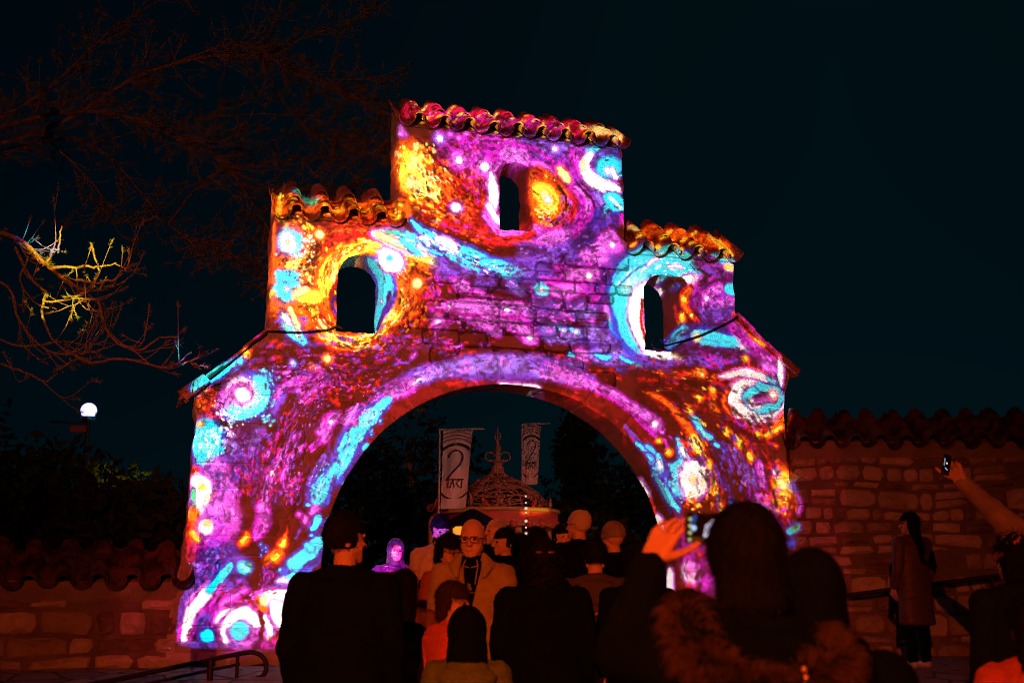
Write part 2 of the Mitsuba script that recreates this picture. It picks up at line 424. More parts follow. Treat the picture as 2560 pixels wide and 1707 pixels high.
v 50 100 10:859 4863 74 1038 4862 88
m 35 100 6:1064 4764 30
v 45 100 10:504 4617 80 679 4549 100 856 4560 74
~v,V,m 113 60 9 23 18:450 4600 855 4534
C 40 100 10:626 4625 27 693 4603 27
C 40 100 10:788 4635 29 870 4587 40
W 35 100 6:666 4607 16
W 35 100 6:849 4599 23
v 50 100 10:1048 4612 88 1213 4582 95
V 50 100 10:1229 4702 81 1462 4558 82
v 50 80 10:1046 4506 27 1406 4515 27
C 35 100 10:1307 4814 27 1326 4722 41 1380 4619 27 1434 4543 18
W 40 100 10:1301 4906 68 1307 4827 41
m 50 100 10:1288 4932 75 1315 4907 75
m 50 100 10:117 4618 39 196 4533 79 249 4484 85
W 40 100 6:229 4489 35
r 50 100 10:156 4298 111 609 4272 112 853 4312 113
~r,K,R 111 90 13 39 18:183 4313 502 4292 853 4286 1041 4140 1591 4038
m 50 100 10:907 4315 73 948 4291 73
C 40 100 10:758 4307 27 798 4296 27
v 50 100 10:1071 4311 74 1291 4324 101 1527 4337 82
C 50 100 10:1099 4326 20 1222 4294 30 1305 4312 20
C 40 100 10:1430 4319 18 1567 4247 27 1804 4181 34
b 50 100 10:1454 4136 41 1620 4132 41
B 35 100 6:1537 4127 34
B 50 100 10:1399 4159 27 1902 4173 27
m 35 100 6:348 4238 26
m 40 100 10:568 4199 20 649 4197 40
B 45 100 10:1378 5256 93 1617 5538 157 1962 5607 244 2352 5556 278 2566 5407 215 2653 5372 183 2652 5351 140
B 50 100 10:1440 5180 155 1477 4900 175 1535 4664 195 1677 4434 174 1884 4247 123
C 20 100 10:1422 5320 83 1617 5518 136 1919 5604 180 2178 5604 202 2395 5538 182 2568 5448 118 2631 5370 64
C 20 100 10:1613 5334 156 1547 5228 197 1490 5022 176 1517 4823 113 1555 4626 113 1678 4474 92 1822 4323 62
c 40 100 10:1721 5404 115 1590 5292 125 1504 5184 62
~c,C,W 197 150 8 23 20:1524 5145 1700 5422 2047 5552 2437 5500
B 60 70 10:1442 5261 15 1658 5460 15 1919 5604 15
B 60 70 10:2441 5604 13 2568 5469 13
W 25 100 10:1954 5319 32 1868 5292 52 1737 5181 83 1669 4994 93 1655 4832 93 1703 4655 82 1764 4519 62 1803 4421 51
W 25 100 10:1802 4361 62 1971 4341 72 2185 4363 73 2294 4409 63
y 50 100 10:2229 4386 62 2317 4451 63
W 30 100 10:2369 5412 43 2478 5400 71 2543 5363 54
W 40 100 10:1853 5557 21 1963 5648 21
W 40 100 10:2134 5559 15 2308 5563 15
K 50 90 10:1998 5343 53 2259 5383 53 2344 5328 53 2275 5200 53
R 60 100 10:1756 5081 23 1732 4797 23 1786 4560 23
V 60 100 10:1675 4334 61 1969 4251 62 2226 4285 62
M 60 100 10:2604 5223 214 2918 5329 216 2930 5081 215
P 60 100 10:2575 5677 129 2790 5486 130 2695 5313 129
~P,K,M,V 237 130 17 43 25:2576 5698 2793 5570 2969 5500 2604 5223 2554 5055
m 50 100 10:2645 5144 43 2759 5255 65 2896 5348 43
m 70 100 6:2679 5167 86
W 50 100 6:2679 5167 36
m 60 100 10:2818 5053 107 2997 5086 108
~m,M,V 181 70 13 36 18:2683 4982 2956 5166 3007 5336
V 60 100 10:2682 4941 117 2993 4982 118
b 50 100 10:2556 5759 86 2712 5772 87
C 30 100 10:2801 5769 48 2977 5699 66
C 30 100 10:2932 5706 55 3055 5674 55
W 35 100 10:2996 5617 55 3052 5611 55
Y 50 100 10:2974 5626 28 3041 5610 28
C 25 100 10:3006 5315 76 3062 5319 98
R 60 100 10:2453 5315 43 2340 5184 64 2315 5080 53 2378 5002 47 2440 4925 42 2546 4830 28
O 40 100 10:2430 5272 32 2334 5142 53 2336 5061 42
O 40 100 10:2356 5021 28 2440 4904 28
O 70 100 6:2287 4884 70
Y 50 100 6:2287 4884 53
Y 50 100 6:2338 5132 42
R 60 100 10:2184 5070 25 2203 4949 25 2243 4871 25
y 35 100 6:2440 4925 25
C 35 100 10:2042 4595 52 2150 4642 73 2259 4669 94 2324 4694 95
c 50 100 10:2237 4668 52 2303 4692 52
B 60 60 10:2020 4574 125 2322 4633 126
b 60 100 10:2453 4661 148 2760 4680 149 3198 4563 150
C 30 100 10:2475 4662 63 2606 4650 85 2758 4639 85 2911 4608 75 3066 4596 86 3153 4561 118
y 40 100 6:2517 4624 59
c 70 100 6:3164 4551 86
W 50 100 6:3164 4551 47
C 50 100 10:2581 4567 42 2755 4558 42
P 60 100 10:2231 4466 115 2750 4415 116 3192 4420 118
V 60 100 10:2443 4358 94 2790 4316 95
~V,P,M,K 147 70 15 36 20:2403 4456 2747 4334 3193 4440
R 70 100 6:3191 4389 64
Y 50 100 6:3191 4389 39
m 70 100 6:3490 4344 75
W 50 100 6:3490 4344 37
M 60 80 10:3054 4842 118 3314 4652 162 3596 4422 130
m 70 70 10:3123 4888 65 3379 4615 65
m 70 70 10:3501 4335 97 3608 4218 97
R 60 100 10:3059 4966 43 3338 4695 43 3686 4427 43
O 40 100 10:3272 4712 26 3446 4599 26
Y 40 100 10:3359 4655 22 3468 4579 22
W 30 100 10:3696 4386 28 3705 4264 39 3703 4079 32
B 50 100 10:3640 4178 32 3677 4017 32
K 60 100 10:2220 4106 114 2650 4067 115 2953 3982 116
r 60 100 10:1564 4072 152 2134 4081 155
~r,R,K 112 60 16 45 18:1586 4093 2134 4081 2214 3907
O 50 100 10:1987 4143 27 2221 4125 35 2480 4159 35
O 70 100 6:2556 4159 73
Y 50 100 6:2556 4159 52
y 35 100 6:2566 4153 31
O 50 100 10:2739 4112 32 2915 4151 46 3138 4193 64 3360 4194 71 3536 4132 54
W 35 100 10:2805 4125 15 2960 4164 32 3160 4194 47 3360 4184 47 3514 4131 39
C 70 100 6:3602 4099 58
W 50 100 6:3602 4099 34
C 50 100 10:3515 4151 26 3666 4016 26
O 30 100 10:3086 4029 95 3080 3867 158 3141 3750 200 3291 3656 201 3491 3644 160 3649 3691 118 3718 3714 86
~Y,O,R 127 90 13 32 18:3019 4005 2990 3823 3094 3688 3288 3596 3579 3628
W 25 100 10:3353 4032 75 3173 3993 117 3080 3867 158 3162 3731 169 3337 3698 159 3518 3746 128 3703 3855 86
W 30 100 10:3308 4019 43 3417 3984 58 3461 3956 43
C 20 100 10:3372 3962 64 3236 3915 74 3211 3833 64 3274 3755 53
C 20 100 10:3339 3738 64 3496 3765 75 3634 3832 64 3694 3916 47
C 30 100 10:3376 4043 43 3507 3988 64 3665 3996 43
P 50 100 10:3299 3837 64 3435 3884 64 3591 3871 64
W 30 100 10:3286 3786 74 3352 3779 53
m 50 100 10:3343 3819 43 3546 3869 43
Y 70 100 6:3583 3931 71
W 50 100 6:3583 3931 47
R 50 100 10:2953 3982 32 2880 3818 42 2918 3660 42 3001 3554 38
O 50 100 10:2907 3940 21 2874 3778 27 2939 3641 21
O 45 100 10:2711 3950 52 2695 3810 46 2723 3692 42 2787 3655 31
Y 40 100 6:2711 3950 46
O 70 100 6:2513 3851 69
Y 50 100 6:2513 3851 46
R 50 100 10:2763 3594 25 2826 3537 25
~R,r,M 115 60 15 36 18:3022 3545 3283 3476 3554 3566
O 45 100 10:3324 3397 42 3456 3382 32 3570 3446 42 3686 3531 43
Y 40 100 6:3335 3402 42
Y 40 100 10:3434 3381 25 3663 3510 26
r 40 70 10:2219 3663 226 2923 3297 229 3491 2920 231
K 60 100 10:2867 3347 180 2936 2904 179 2975 2452 177
r 50 100 10:1930 3391 175 2139 2882 175
P 70 70 10:3180 3174 181 3308 2784 180 3322 2459 179
R 70 80 10:3550 2921 196 3551 2659 195 3524 2397 194
R 50 100 10:1802 3880 27 2080 3749 48 2272 3547 61 2407 3331 68 2569 3076 68 2753 2641 61
O 40 100 10:1802 3867 20 2011 3785 34 2204 3623 41 2354 3433 48 2516 3178 45 2622 2960 41 2684 2703 41 2772 2397 34
Y 40 100 10:2407 3317 55 2447 3254 82 2501 3164 41
Y 50 100 10:2610 3025 27 2675 2832 30 2697 2665 34 2773 2422 30
y 50 100 10:2420 3292 34 2461 3228 48
~O,Y,R,K 116 90 11 30 22:2564 2920 2644 2767 2665 2574 2716 2409
B 50 60 6:2237 2885 175
C 25 100 20:2208 3284 41 2259 3118 61 2312 3016 68 2194 2845 74 2187 2628 40
C 20 100 20:2197 2935 101 2235 2808 128 2203 2679 100
W 20 100 20:2424 2980 75 2405 2851 162 2402 2761 175 2371 2657 101
y 70 70 6:2403 2787 61
~W,y,Y 75 60 10 24 10:2508 2944 2546 2816 2498 2648 2355 2593
~Y,O,R 87 40 13 29 13:2297 2554 2422 2505 2519 2456
~C,B,c 61 50 11 26 10:2114 2984 2095 2804 2159 2602 2240 2501
W 50 100 10:2246 3169 27 2300 3067 27
R 60 100 10:2264 3273 34 2372 3121 34
R 70 100 6:1940 3266 44
Y 50 100 6:1940 3266 34
R 70 100 6:2069 3128 47
Y 50 100 6:2069 3128 36
M 60 100 10:2010 3264 24 2063 3163 24
Y 40 100 10:2376 3670 48 2389 3644 48
C 30 100 10:2416 3606 34 2484 3503 41 2525 3426 34 2594 3363 34 2664 3327 41
O 60 60 6:2382 3657 62
Y 40 100 6:2383 3670 41
c 50 100 10:2497 3452 21 2580 3376 21
B 50 100 10:2691 3262 41 2831 3162 41
C 50 100 10:2719 3250 25 2761 3225 25
O 70 100 6:2511 3847 69
Y 50 100 6:2511 3847 46
O 70 100 6:2884 3407 76
Y 50 100 6:2884 3407 51
O 40 100 10:3054 3314 70 3096 3263 77
Y 35 100 10:3061 3308 46 3089 3269 53
O 40 100 10:3192 3134 63 3220 3089 70
Y 35 100 10:3192 3128 38 3220 3089 42
V 50 100 10:2921 3257 35 3031 3116 55 3112 2961 69 3233 2730 76
v 45 100 10:2991 3194 18 3058 3065 35 3152 2884 41 3219 2755 55
M 50 100 10:3215 2664 55 3268 2548 76 3334 2407 90
m 50 100 10:3242 2613 34 3295 2510 48 3320 2407 55
W 40 100 10:3294 2484 25 3320 2420 39
M 50 100 10:3291 3045 35 3372 2890 63 3408 2721 62
m 45 100 10:3348 3021 28 3371 2877 42 3379 2733 35
~V,v,P 90 70 11 25 20:3005 3168 3139 2910 3246 2704
B 50 80 6:2796 3004 27
B 50 80 6:2944 2924 28
B 50 80 6:2967 2775 34
B 50 80 6:2847 2675 23
B 50 80 6:2843 2915 21
B 50 80 6:2771 3101 21
V 60 100 6:2835 3280 28
v 60 100 6:3043 2693 23
B 70 100 6:2917 2509 41
C 50 100 6:2917 2509 20
B 70 100 6:2930 2406 41
C 50 100 6:2930 2406 23
R 60 70 10:3271 3256 42 3472 3143 42
R 50 100 10:3450 3315 28 3611 3254 28
O 50 100 6:3588 3253 28
O 60 100 6:3580 3081 35
O 50 100 10:3653 2924 91 3647 2792 126 3619 2529 118
Y 40 100 10:3663 2819 105 3674 2753 119 3729 2676 77
y 50 100 10:3647 2792 56 3674 2740 56
m 70 100 6:3571 2915 56
W 50 100 6:3571 2915 39
v 60 100 10:3794 2770 42 3834 2691 42
~O,Y,R,M 167 110 14 38 14:3521 2632 3620 2556 3583 2411
Y 60 80 6:3604 2542 49
O 45 100 10:3816 2625 21 3856 2534 35 3879 2417 31
m 50 80 10:3875 2613 17 3913 2496 17 3892 2391 17
~R,M,m,O 97 80 11 32 16:3375 2642 3440 2487 3522 2371
~R,M,K,P 118 40 14 35 18:3536 2346 3679 2270 3643 2140
C 35 100 10:3732 2154 49 3823 2207 56
G 40 100 10:3792 2181 35 3853 2214 42
B 60 100 6:3748 2011 77
M 60 80 10:1996 1876 168 2515 1506 169
R 50 100 10:2081 1770 196 2160 1480 195
W 40 100 10:2284 1665 112 2341 1612 101
W 70 100 6:2313 1655 112
Y 50 100 6:2313 1655 39
M 60 70 10:2179 2091 226 2404 1719 226
~M,R,P,K 197 60 17 45 18:2087 1983 2529 1880 2395 1453
~P,M,r,R,K,V 375 220 12 35 22:-3226 4053 -2434 4253 -1498 4097 -698 4410
~R,r,M,P 224 110 12 32 22:-2803 3364 -2216 3798 -1498 4097
~K,r,R,P 321 150 17 44 26:1878 4114 2602 3923 3211 3610 3557 2943
~O,R,Y,M 435 34 12 26 22:1755 3995 2471 3692 2937 3037 3156 2377
~K,r 493 80 17 41 30:1755 3995 2471 3692 2937 3037 3156 2377
~P,b,V,K 323 70 15 38 26:2583 3416 2810 2922 2910 2373
d 35 90 10:723 3917 163 1046 3788 164 1391 3590 165 1634 3359 165 1834 3077 165
~r,R,K 148 60 15 40 18:823 3854 1328 3530 1680 3120
V 50 100 10:624 4076 64 876 4021 74 1049 4001 65
m 35 100 10:624 4066 54 825 4009 59 1027 3932 55 1190 3882 55 1354 3812 55 1517 3712 60 1702 3623 61 1938 3457 56
M 60 70 10:1109 3907 30 1332 3762 35 1516 3673 30
m 70 100 6:1892 3475 86
W 50 100 6:1892 3475 46
M 50 100 10:1577 3598 20 1699 3487 30 1821 3385 35 1904 3330 30
m 50 100 10:1938 3438 25 1989 3382 25
~v,V,m 54 50 8 22 18:624 4086 927 4014 1048 3972
V 50 100 10:1490 3430 25 1571 3337 30 1652 3253 35
B 60 100 10:1631 3243 30 1754 3180 55 1875 3030 100 1934 2916 120 1952 2783 120
C 35 100 10:1631 3233 20 1712 3169 30 1753 3151 25
C 35 100 10:1775 3200 22 1836 3154 30 1877 3107 22
C 35 100 10:1918 3070 40 1936 2974 55 1944 2897 55
W 50 100 10:1926 3002 20 1945 2936 30
C 35 100 10:1782 3065 30 1833 3019 30
C 40 100 10:1811 2989 25 1842 2962 25
R 70 100 6:1938 3263 45
Y 50 100 6:1938 3263 33
R 70 100 6:2071 3128 51
Y 50 100 6:2071 3128 40
M 60 100 10:2018 3286 20 2047 3190 20
B 50 100 10:1834 2938 40 1926 2749 67 2047 2599 73 2168 2437 60
C 30 100 10:1887 2811 20 1967 2699 40 2033 2599 53 2100 2499 47 2181 2411 33
C 40 100 10:1782 3051 17 1823 3014 17
~B,C,b 73 30 11 24 18:1833 2899 1997 2802 2022 2688
B 35 100 6:2029 2434 20
B 35 100 6:2062 2397 20
d 40 90 10:-494 3934 165 -1125 3754 161 -1490 3456 159 -1783 3023 156 -1918 2663 154
r 50 80 10:-1982 3737 121 -1502 4031 123 -1006 4258 126
V 50 100 10:-1666 3679 55 -1472 3762 92 -1251 3896 105 -940 4011 107 -418 4114 96
v 30 100 10:-1251 3859 50 -1065 3942 69 -890 4014 82 -623 4078 82 -418 4102 83
m 45 100 10:-1519 3698 67 -1373 3779 80 -1250 3822 68
M 60 70 10:-1423 3813 43 -1274 3771 43
W 70 60 10:-1213 3848 37 -1127 3902 37
~v,m,V 80 110 9 22 20:-1495 3724 -1189 3899 -877 4027 -418 4114
V 50 100 10:-531 4043 163 360 4117 167
v 30 100 10:-640 4080 103 -201 4125 110 247 4127 111 759 4045 107
V 50 80 10:304 4196 112 876 4117 113
m 40 80 10:474 4085 95 874 3995 96
~v,m,V 119 50 16 38 20:-695 4077 134 4143 875 4034
R 70 50 10:-909 3863 43 -200 3871 44 643 3803 45 1215 3528 45
W 40 90 10:-145 3890 19 359 3882 19
B 55 100 10:-1554 3611 67 -1757 3432 121 -1897 3234 138 -2009 2956 154 -2155 2681 135
C 25 100 10:-1518 3637 37 -1662 3509 61 -1780 3383 78 -1885 3235 84 -1964 3077 77 -2043 2908 77 -2157 2751 88
c 50 80 10:-1685 3472 36 -1768 3396 48 -1827 3309 36
C 35 100 10:-2015 3170 24 -2048 3097 30 -2094 3013 24
~c,C,B 104 110 9 21 20:-1590 3585 -1803 3346 -1964 3065 -2100 2812
V 60 70 10:-2198 2950 65 -2240 2772 65
B 70 100 6:-1615 3378 36
C 50 100 6:-1615 3378 18
B 70 100 6:-1716 3211 30
C 50 100 6:-1716 3211 14
C 40 100 10:-1808 3034 22 -1761 3077 30
C 40 100 10:-1979 2744 24 -2012 2637 35
b 60 100 10:-1865 2925 54 -2001 2685 53
V 60 100 10:-1833 3550 36 -1938 3437 48 -2029 3253 36
m 50 100 10:-1951 3460 30 -1962 3412 48 -1924 3353 30
~m,M,V,P 67 110 9 21 20:-1594 3731 -1785 3576 -1938 3437 -2092 3370
m 50 100 10:-2302 3267 53 -2210 3342 65 -2152 3392 42
m 70 100 6:-2198 3342 65
W 50 100 6:-2198 3342 24
m 50 100 10:-2207 3246 24 -2263 3137 35
m 70 60 10:-2031 3337 36 -1963 3460 36
~M,V,P,R,K 180 170 8 22 18:-2276 3941 -1988 3956 -1674 4022 -1431 4184
~R,r,K 180 110 12 30 18:-2269 3723 -1981 3677 -1670 3875
~M,R,m 96 50 7 18 16:-2223 3774 -2042 3734 -1862 3743 -1668 3777
~R,M,K,V 99 90 9 25 18:-1754 4301 -1434 4358 -1134 4376 -754 4373
O 70 100 6:-2259 4094 60
y 50 100 6:-2259 4094 40
V 50 100 10:-1416 4085 12 -1317 4103 19 -1231 4145 12
m 50 100 10:-1256 4156 16 -1219 4196 16
r 40 80 10:-2534 3788 250 -2625 3071 245 -2546 2490 243
P 70 50 10:-2902 2771 173 -2888 2425 171
P 60 80 10:-3147 3170 190 -3182 2936 189
V 60 100 10:-3492 2834 187 -3435 2584 186
m 60 70 10:-3463 2698 186 -3419 2471 185
R 50 100 10:-3699 2748 62 -3712 2578 61
K 50 100 10:-3675 3591 97 -3577 3432 97 -3292 3869 99
~R,O,K,r 137 110 10 29 16:-3654 3616 -3602 3478 -3617 3326
Y 40 100 6:-3633 3652 25
R 70 60 10:-3574 3596 63 -3608 3384 63
~Y,O 34 16 9 20 18:-3503 3529 -3522 3458
C 25 100 10:-3275 4001 35 -3408 3911 52 -3540 3833 63 -3703 3707 63 -3757 3658 34
B 60 100 10:-3229 4004 35 -3338 3891 35
C 35 100 6:-3269 3995 41
C 35 100 10:-3747 3693 34 -3749 3611 34
B 50 80 10:-3102 3725 193 -3050 3585 210 -3159 3450 151
b 50 100 10:-2968 3827 129 -2928 3413 128
~C,B,c,b 194 220 8 23 15:-3062 3881 -2964 3731 -2979 3553 -3088 3406
C 25 100 20:-3036 3811 64 -3018 3646 99 -3080 3489 99 -3248 3411 87 -3386 3441 63
~C,c,W 117 150 7 20 10:-3028 3621 -3091 3477 -3271 3399 -3381 3347
C 40 100 10:-3412 3510 35 -3454 3438 34
~W,m,C 35 60 9 21 10:-3414 3556 -3353 3712 -3197 3791 -3091 3737
W 25 100 15:-3230 3636 168
M 30 100 6:-3235 3629 145
m 50 70 6:-3235 3629 128
W 25 100 10:-3229 3624 75 -3205 3601 81
y 70 50 6:-3178 3638 35
m 60 70 10:-3426 3579 63 -3454 3438 63
~W,m,C 57 40 7 18 16:-3454 3438 -3380 3324 -3311 3280
B 40 50 6:-3559 3062 215
C 20 100 20:-3621 3187 142 -3603 3061 159 -3587 2946 136
~C,c,W 188 150 9 23 15:-3577 3200 -3524 3040 -3551 2901
c 60 60 10:-3636 3036 62 -3554 2970 62
~v,m,W 40 40 8 19 20:-3397 3207 -3328 3163 -3364 2976
v 50 100 10:-3345 3046 40 -3275 3003 51
G 60 100 10:-3691 3242 23 -3625 3268 23
Y 50 100 6:-3669 3260 23
V 60 100 10:-3381 2861 62 -3204 2935 69
v 60 70 10:-3093 2985 52 -3033 3174 52
v 60 60 10:-3035 3221 29 -2966 3235 29
~V,v,P 97 80 8 21 16:-3205 2959 -3096 3055 -3000 3222
V 60 100 10:-2828 3536 35 -2859 3428 41
b 60 100 10:-3220 2785 63 -3281 2645 62
R 60 60 10:-3125 2672 51 -3130 2535 51
m 70 70 10:-3488 2754 124 -3400 2551 124
~m,M,v,V 169 170 8 23 14:-3556 2775 -3404 2642 -3363 2472
~O,R,Y 34 40 8 20 18:-3697 2714 -3521 2526 -3503 2379
W 30 100 10:-3669 2613 67 -3600 2546 90 -3627 2421 84 -3643 2308 72
Y 50 100 6:-3617 2552 37
y 60 100 10:-3539 2434 28 -3557 2355 28
G 40 100 10:-3714 2521 22 -3704 2431 28
G 40 100 10:-3701 2363 22 -3687 2319 22
B 70 100 6:-2659 4008 65
C 50 100 6:-2659 4008 36
W 50 100 6:-2671 4016 18
O 70 100 6:-2264 4087 72
y 50 100 6:-2264 4087 42
O 70 100 6:-2427 3957 54
y 50 100 6:-2427 3957 34
Y 50 100 6:-3199 4101 35
y 50 100 6:-3208 4053 18
M 50 100 10:-2842 3594 29 -2766 3717 39 -2651 3795 36 -2453 3853 24
m 45 100 10:-2820 3607 21 -2754 3730 30 -2488 3827 24
V 60 100 10:-2815 3489 47 -2762 3610 53
m 50 100 10:-2481 3623 24 -2413 3710 36 -2368 3785 24
~M,m,V,P 177 190 8 24 20:-2826 3774 -2595 3870 -2301 3921 -2238 3803
~M,V,P,m 130 90 8 24 16:-2588 3666 -2469 3612 -2258 3681
m 60 100 6:-2577 3672 41
~R,r,K 177 70 14 41 12:-2701 3541 -2464 3480 -2289 3536
m 50 100 10:-2288 3130 24 -2222 3299 38 -2177 3373 48 -2145 3410 48
m 50 100 6:-2314 3224 47
W 40 100 6:-2200 3336 26
m 50 100 10:-2276 3143 35 -2231 3204 36
M 60 60 10:-2413 3020 35 -2311 3106 35
m 40 100 10:-2638 3118 35 -2617 3154 35
m 50 100 10:-2548 3180 23 -2554 3038 35 -2653 2895 20
V 50 100 10:-2705 3045 35 -2782 2926 52
m 55 100 10:-2694 3045 23 -2737 2974 35 -2793 2914 23
~m,M,V 65 60 8 21 18:-2536 3192 -2588 3002 -2721 2858
m 50 100 6:-2909 2945 40
M 50 100 10:-2790 2855 40 -2855 2737 63 -2893 2563 63 -2931 2367 51
m 40 100 10:-2757 2880 23 -2834 2784 43 -2875 2668 48 -2903 2528 40 -2929 2322 38
W 40 100 6:-2854 2720 29
m 50 0 10:-2915 2828 35 -2687 2859 29 -2728 2718 29 -2734 2579 35
m 50 100 10:-2687 2859 23 -2716 2718 29 -2733 2544 35
M 60 100 10:-2714 2660 35 -2732 2521 34
~R,M,m,K 93 90 8 23 16:-2555 2746 -2608 2605 -2719 2487
V 60 100 10:-2527 2607 17 -2559 2513 17
~M,P,R,K 149 110 9 25 18:-3131 2822 -3054 2594 -3022 2388
V 60 100 10:-2256 2883 65 -2344 2693 88 -2418 2470 64
v 60 70 10:-2289 2812 35 -2332 2670 35
B 60 80 10:-2138 2875 65 -2248 2614 94 -2290 2450 105
C 30 100 10:-2158 2757 35 -2249 2660 70 -2293 2554 82 -2325 2449 70
c 60 70 10:-2284 2636 35 -2314 2495 35
C 40 100 10:-2439 2388 23 -2415 2383 23
C 40 100 10:-2181 2733 53 -2127 2816 53
~B,C,V 118 100 7 19 16:-2185 2850 -2295 2612 -2359 2436
~M,P,V,K 151 60 8 21 18:-2481 2608 -2600 2374
~P,M,K,V,r,R 180 330 7 20 32:-2263 3862 -2526 3573 -2711 3186 -2812 2832 -2851 2369
~K,r,P 155 150 10 27 30:-2349 3581 -2515 3252 -2619 2896 -2684 2487
~M,m,V 120 90 6 14 24:-2236 3767 -2463 3433 -2644 2953 -2742 2486
~V,P,M,b 139 150 7 20 24:-3012 3222 -3114 2938 -3121 2592
R 50 100 10:-3691 2185 66 -3679 1951 66 -3682 1785 66
O 50 100 10:-3695 2252 33 -3672 2018 39 -3679 1951 28
m 70 100 10:-3420 2257 185 -3381 2156 184
M 70 70 10:-3409 2044 200 -3499 1853 199
~m,M,V 201 190 8 22 12:-3420 2257 -3378 2078 -3501 1897
Y 50 100 10:-3684 2040 33 -3637 1974 28
O 50 100 10:-3693 2219 66 -3685 2275 67
M 50 50 10:-3556 2109 128 -3544 2098 128
W 25 100 6:-3551 2115 86
Y 60 90 10:-3558 2154 22 -3525 2154 22
V 60 90 10:-3419 1787 166 -3488 1631 165
b 60 100 10:-3290 1855 111 -3360 1698 111
~V,v,b,M 182 180 8 20 15:-3532 1852 -3459 1697 -3573 1586
b 60 100 10:-3170 1654 122 -3186 1521 122
V 60 100 10:-3238 1699 89 -2974 1779 90
V 60 100 10:-3294 1477 94 -3140 1477 94
r 50 80 10:-2977 1857 169 -2856 1633 168 -2906 1477 168
W 25 100 10:-3384 1521 50 -3488 1399 82 -3593 1323 82 -3650 1182 65 -3697 1041 49 -3721 890 32
C 25 100 10:-3260 1699 33 -3333 1609 44 -3416 1499 50 -3489 1432 38
m 50 100 10:-3589 1465 16 -3680 1345 22 -3730 1258 16
V 60 100 10:-3603 1520 33 -3715 1378 38 -3760 1215 32 -3780 999 32
M 60 100 10:-3772 1052 27 -3764 901 27
M 65 70 10:-3360 1476 39 -3471 1279 38 -3584 1148 38 -3659 933 38
C 20 100 6:-3109 1671 75
c 50 100 10:-3138 1688 33 -3081 1655 33
G 60 100 10:-3083 1716 17 -3049 1700 17
m 40 100 10:-2961 2277 34 -2912 2175 34
m 40 100 10:-2941 2334 63 -2924 2209 62 -2964 2083 51 -3007 2026 34
M 70 60 10:-2949 2265 62 -2986 2060 62
R 50 100 10:-3086 2036 34 -3159 1923 34
O 40 100 10:-3108 2025 34 -3128 1980 39 -3160 1934 34
Y 40 100 10:-3118 2002 20 -3150 1957 26
R 50 100 10:-2660 2133 11 -2662 2042 17 -2688 1973 28
O 40 100 10:-2662 2042 11 -2688 1962 40 -2703 1916 45
Y 35 100 10:-2688 1962 28 -2703 1928 34
O 40 100 10:-2850 1757 51 -2783 1791 62 -2706 1848 28
Y 35 100 10:-2805 1774 34 -2766 1797 40
B 70 100 6:-2941 1931 17
C 50 100 6:-2941 1931 9
B 70 100 6:-2883 1898 17
C 50 100 6:-2883 1898 9
B 70 100 6:-2922 1869 17
C 50 100 6:-2922 1869 9
B 70 100 6:-2884 1852 17
C 50 100 6:-2884 1852 9
B 70 100 6:-2933 1818 17
C 50 100 6:-2933 1818 9
m 50 100 10:-2389 2298 29 -2344 2345 41
m 50 100 10:-2461 2182 23 -2439 2234 29
m 50 100 6:-2527 2273 23
V 70 60 10:-2552 1998 17 -2488 2136 17
B 55 100 10:-2206 2002 69 -2350 1806 97 -2540 1657 108 -2714 1477 73
C 25 100 10:-2317 2230 41 -2349 2138 35 -2383 2103 29
C 30 100 6:-2383 2034 21
C 20 100 10:-2228 1990 64 -2331 1931 75 -2408 1828 74 -2564 1714 85
C 30 100 10:-2434 1919 34 -2375 1885 34
C 40 100 10:-2583 1612 23 -2649 1544 34 -2727 1522 23
B 50 100 10:-2725 1466 39 -2679 1432 39
W 60 80 10:-2728 1527 20 -2648 1522 20
B 60 100 10:-2211 2174 35 -2255 2081 35
B 35 100 6:-2324 2063 23
C 50 100 6:-2721 1645 20
~V,M,P 73 50 8 20 18:-2881 1701 -2854 1589 -2893 1454
W 25 100 10:-2945 1354 33 -2822 1343 84 -2731 1321 101 -2653 1343 90
O 60 100 10:-2956 1343 33 -2930 1266 33
y 50 100 10:-2888 1332 39 -2886 1266 45
W 25 100 10:-2751 1254 61 -2703 1176 95 -2677 1087 67
O 60 100 10:-2963 1255 33 -2861 1210 33
~m,R,M 39 50 8 19 18:-3023 1355 -2892 1421 -2758 1443
~M,m,R 50 60 8 20 18:-3220 1300 -3109 1289 -2952 1255
M 70 80 10:-3435 1213 76 -3463 1126 76
m 50 100 10:-3401 1180 16 -3337 1223 22
~M,m,P,R 88 70 8 20 20:-3354 1344 -3224 1399 -3082 1432
m 60 70 10:-3350 1256 22 -3222 1355 28 -3071 1432 22
P 60 100 10:-3544 996 60 -3549 888 65
V 60 100 10:-3496 1126 65 -3558 1072 65
b 50 100 6:-3476 941 103
C 20 100 6:-3476 936 73
P 30 100 6:-3141 1014 253
W 30 100 10:-3386 1093 16 -3344 1147 27 -3270 1190 33 -3172 1212 22
b 50 100 10:-3342 1092 14 -3258 1168 14 -3171 1201 14
m 15 100 6:-3124 998 214
W 35 100 10:-3275 1070 49 -3169 1157 61 -3059 1167 61 -2955 1067 50
W 40 100 10:-3305 1016 27 -3276 852 27
M 60 60 10:-3047 893 38 -2940 957 33
V 40 60 6:-3134 987 137
C 12 100 6:-3134 987 107
c 80 50 6:-3116 937 22
M 60 100 10:-2904 1166 33 -2832 1044 39 -2816 912 33
W 30 100 10:-2869 1133 28 -2821 1055 33 -2801 967 33 -2804 901 22
r 60 100 10:-2928 1199 28 -2888 1045 28 -2893 902 28
R 60 80 10:-2781 890 61 -2736 878 61
M 60 50 10:-2857 836 61 -2757 846 61
V 60 70 10:-3676 847 32 -3155 829 33
r 20 100 0:-1359 7286 177 35 7325 185 1429 7326 192
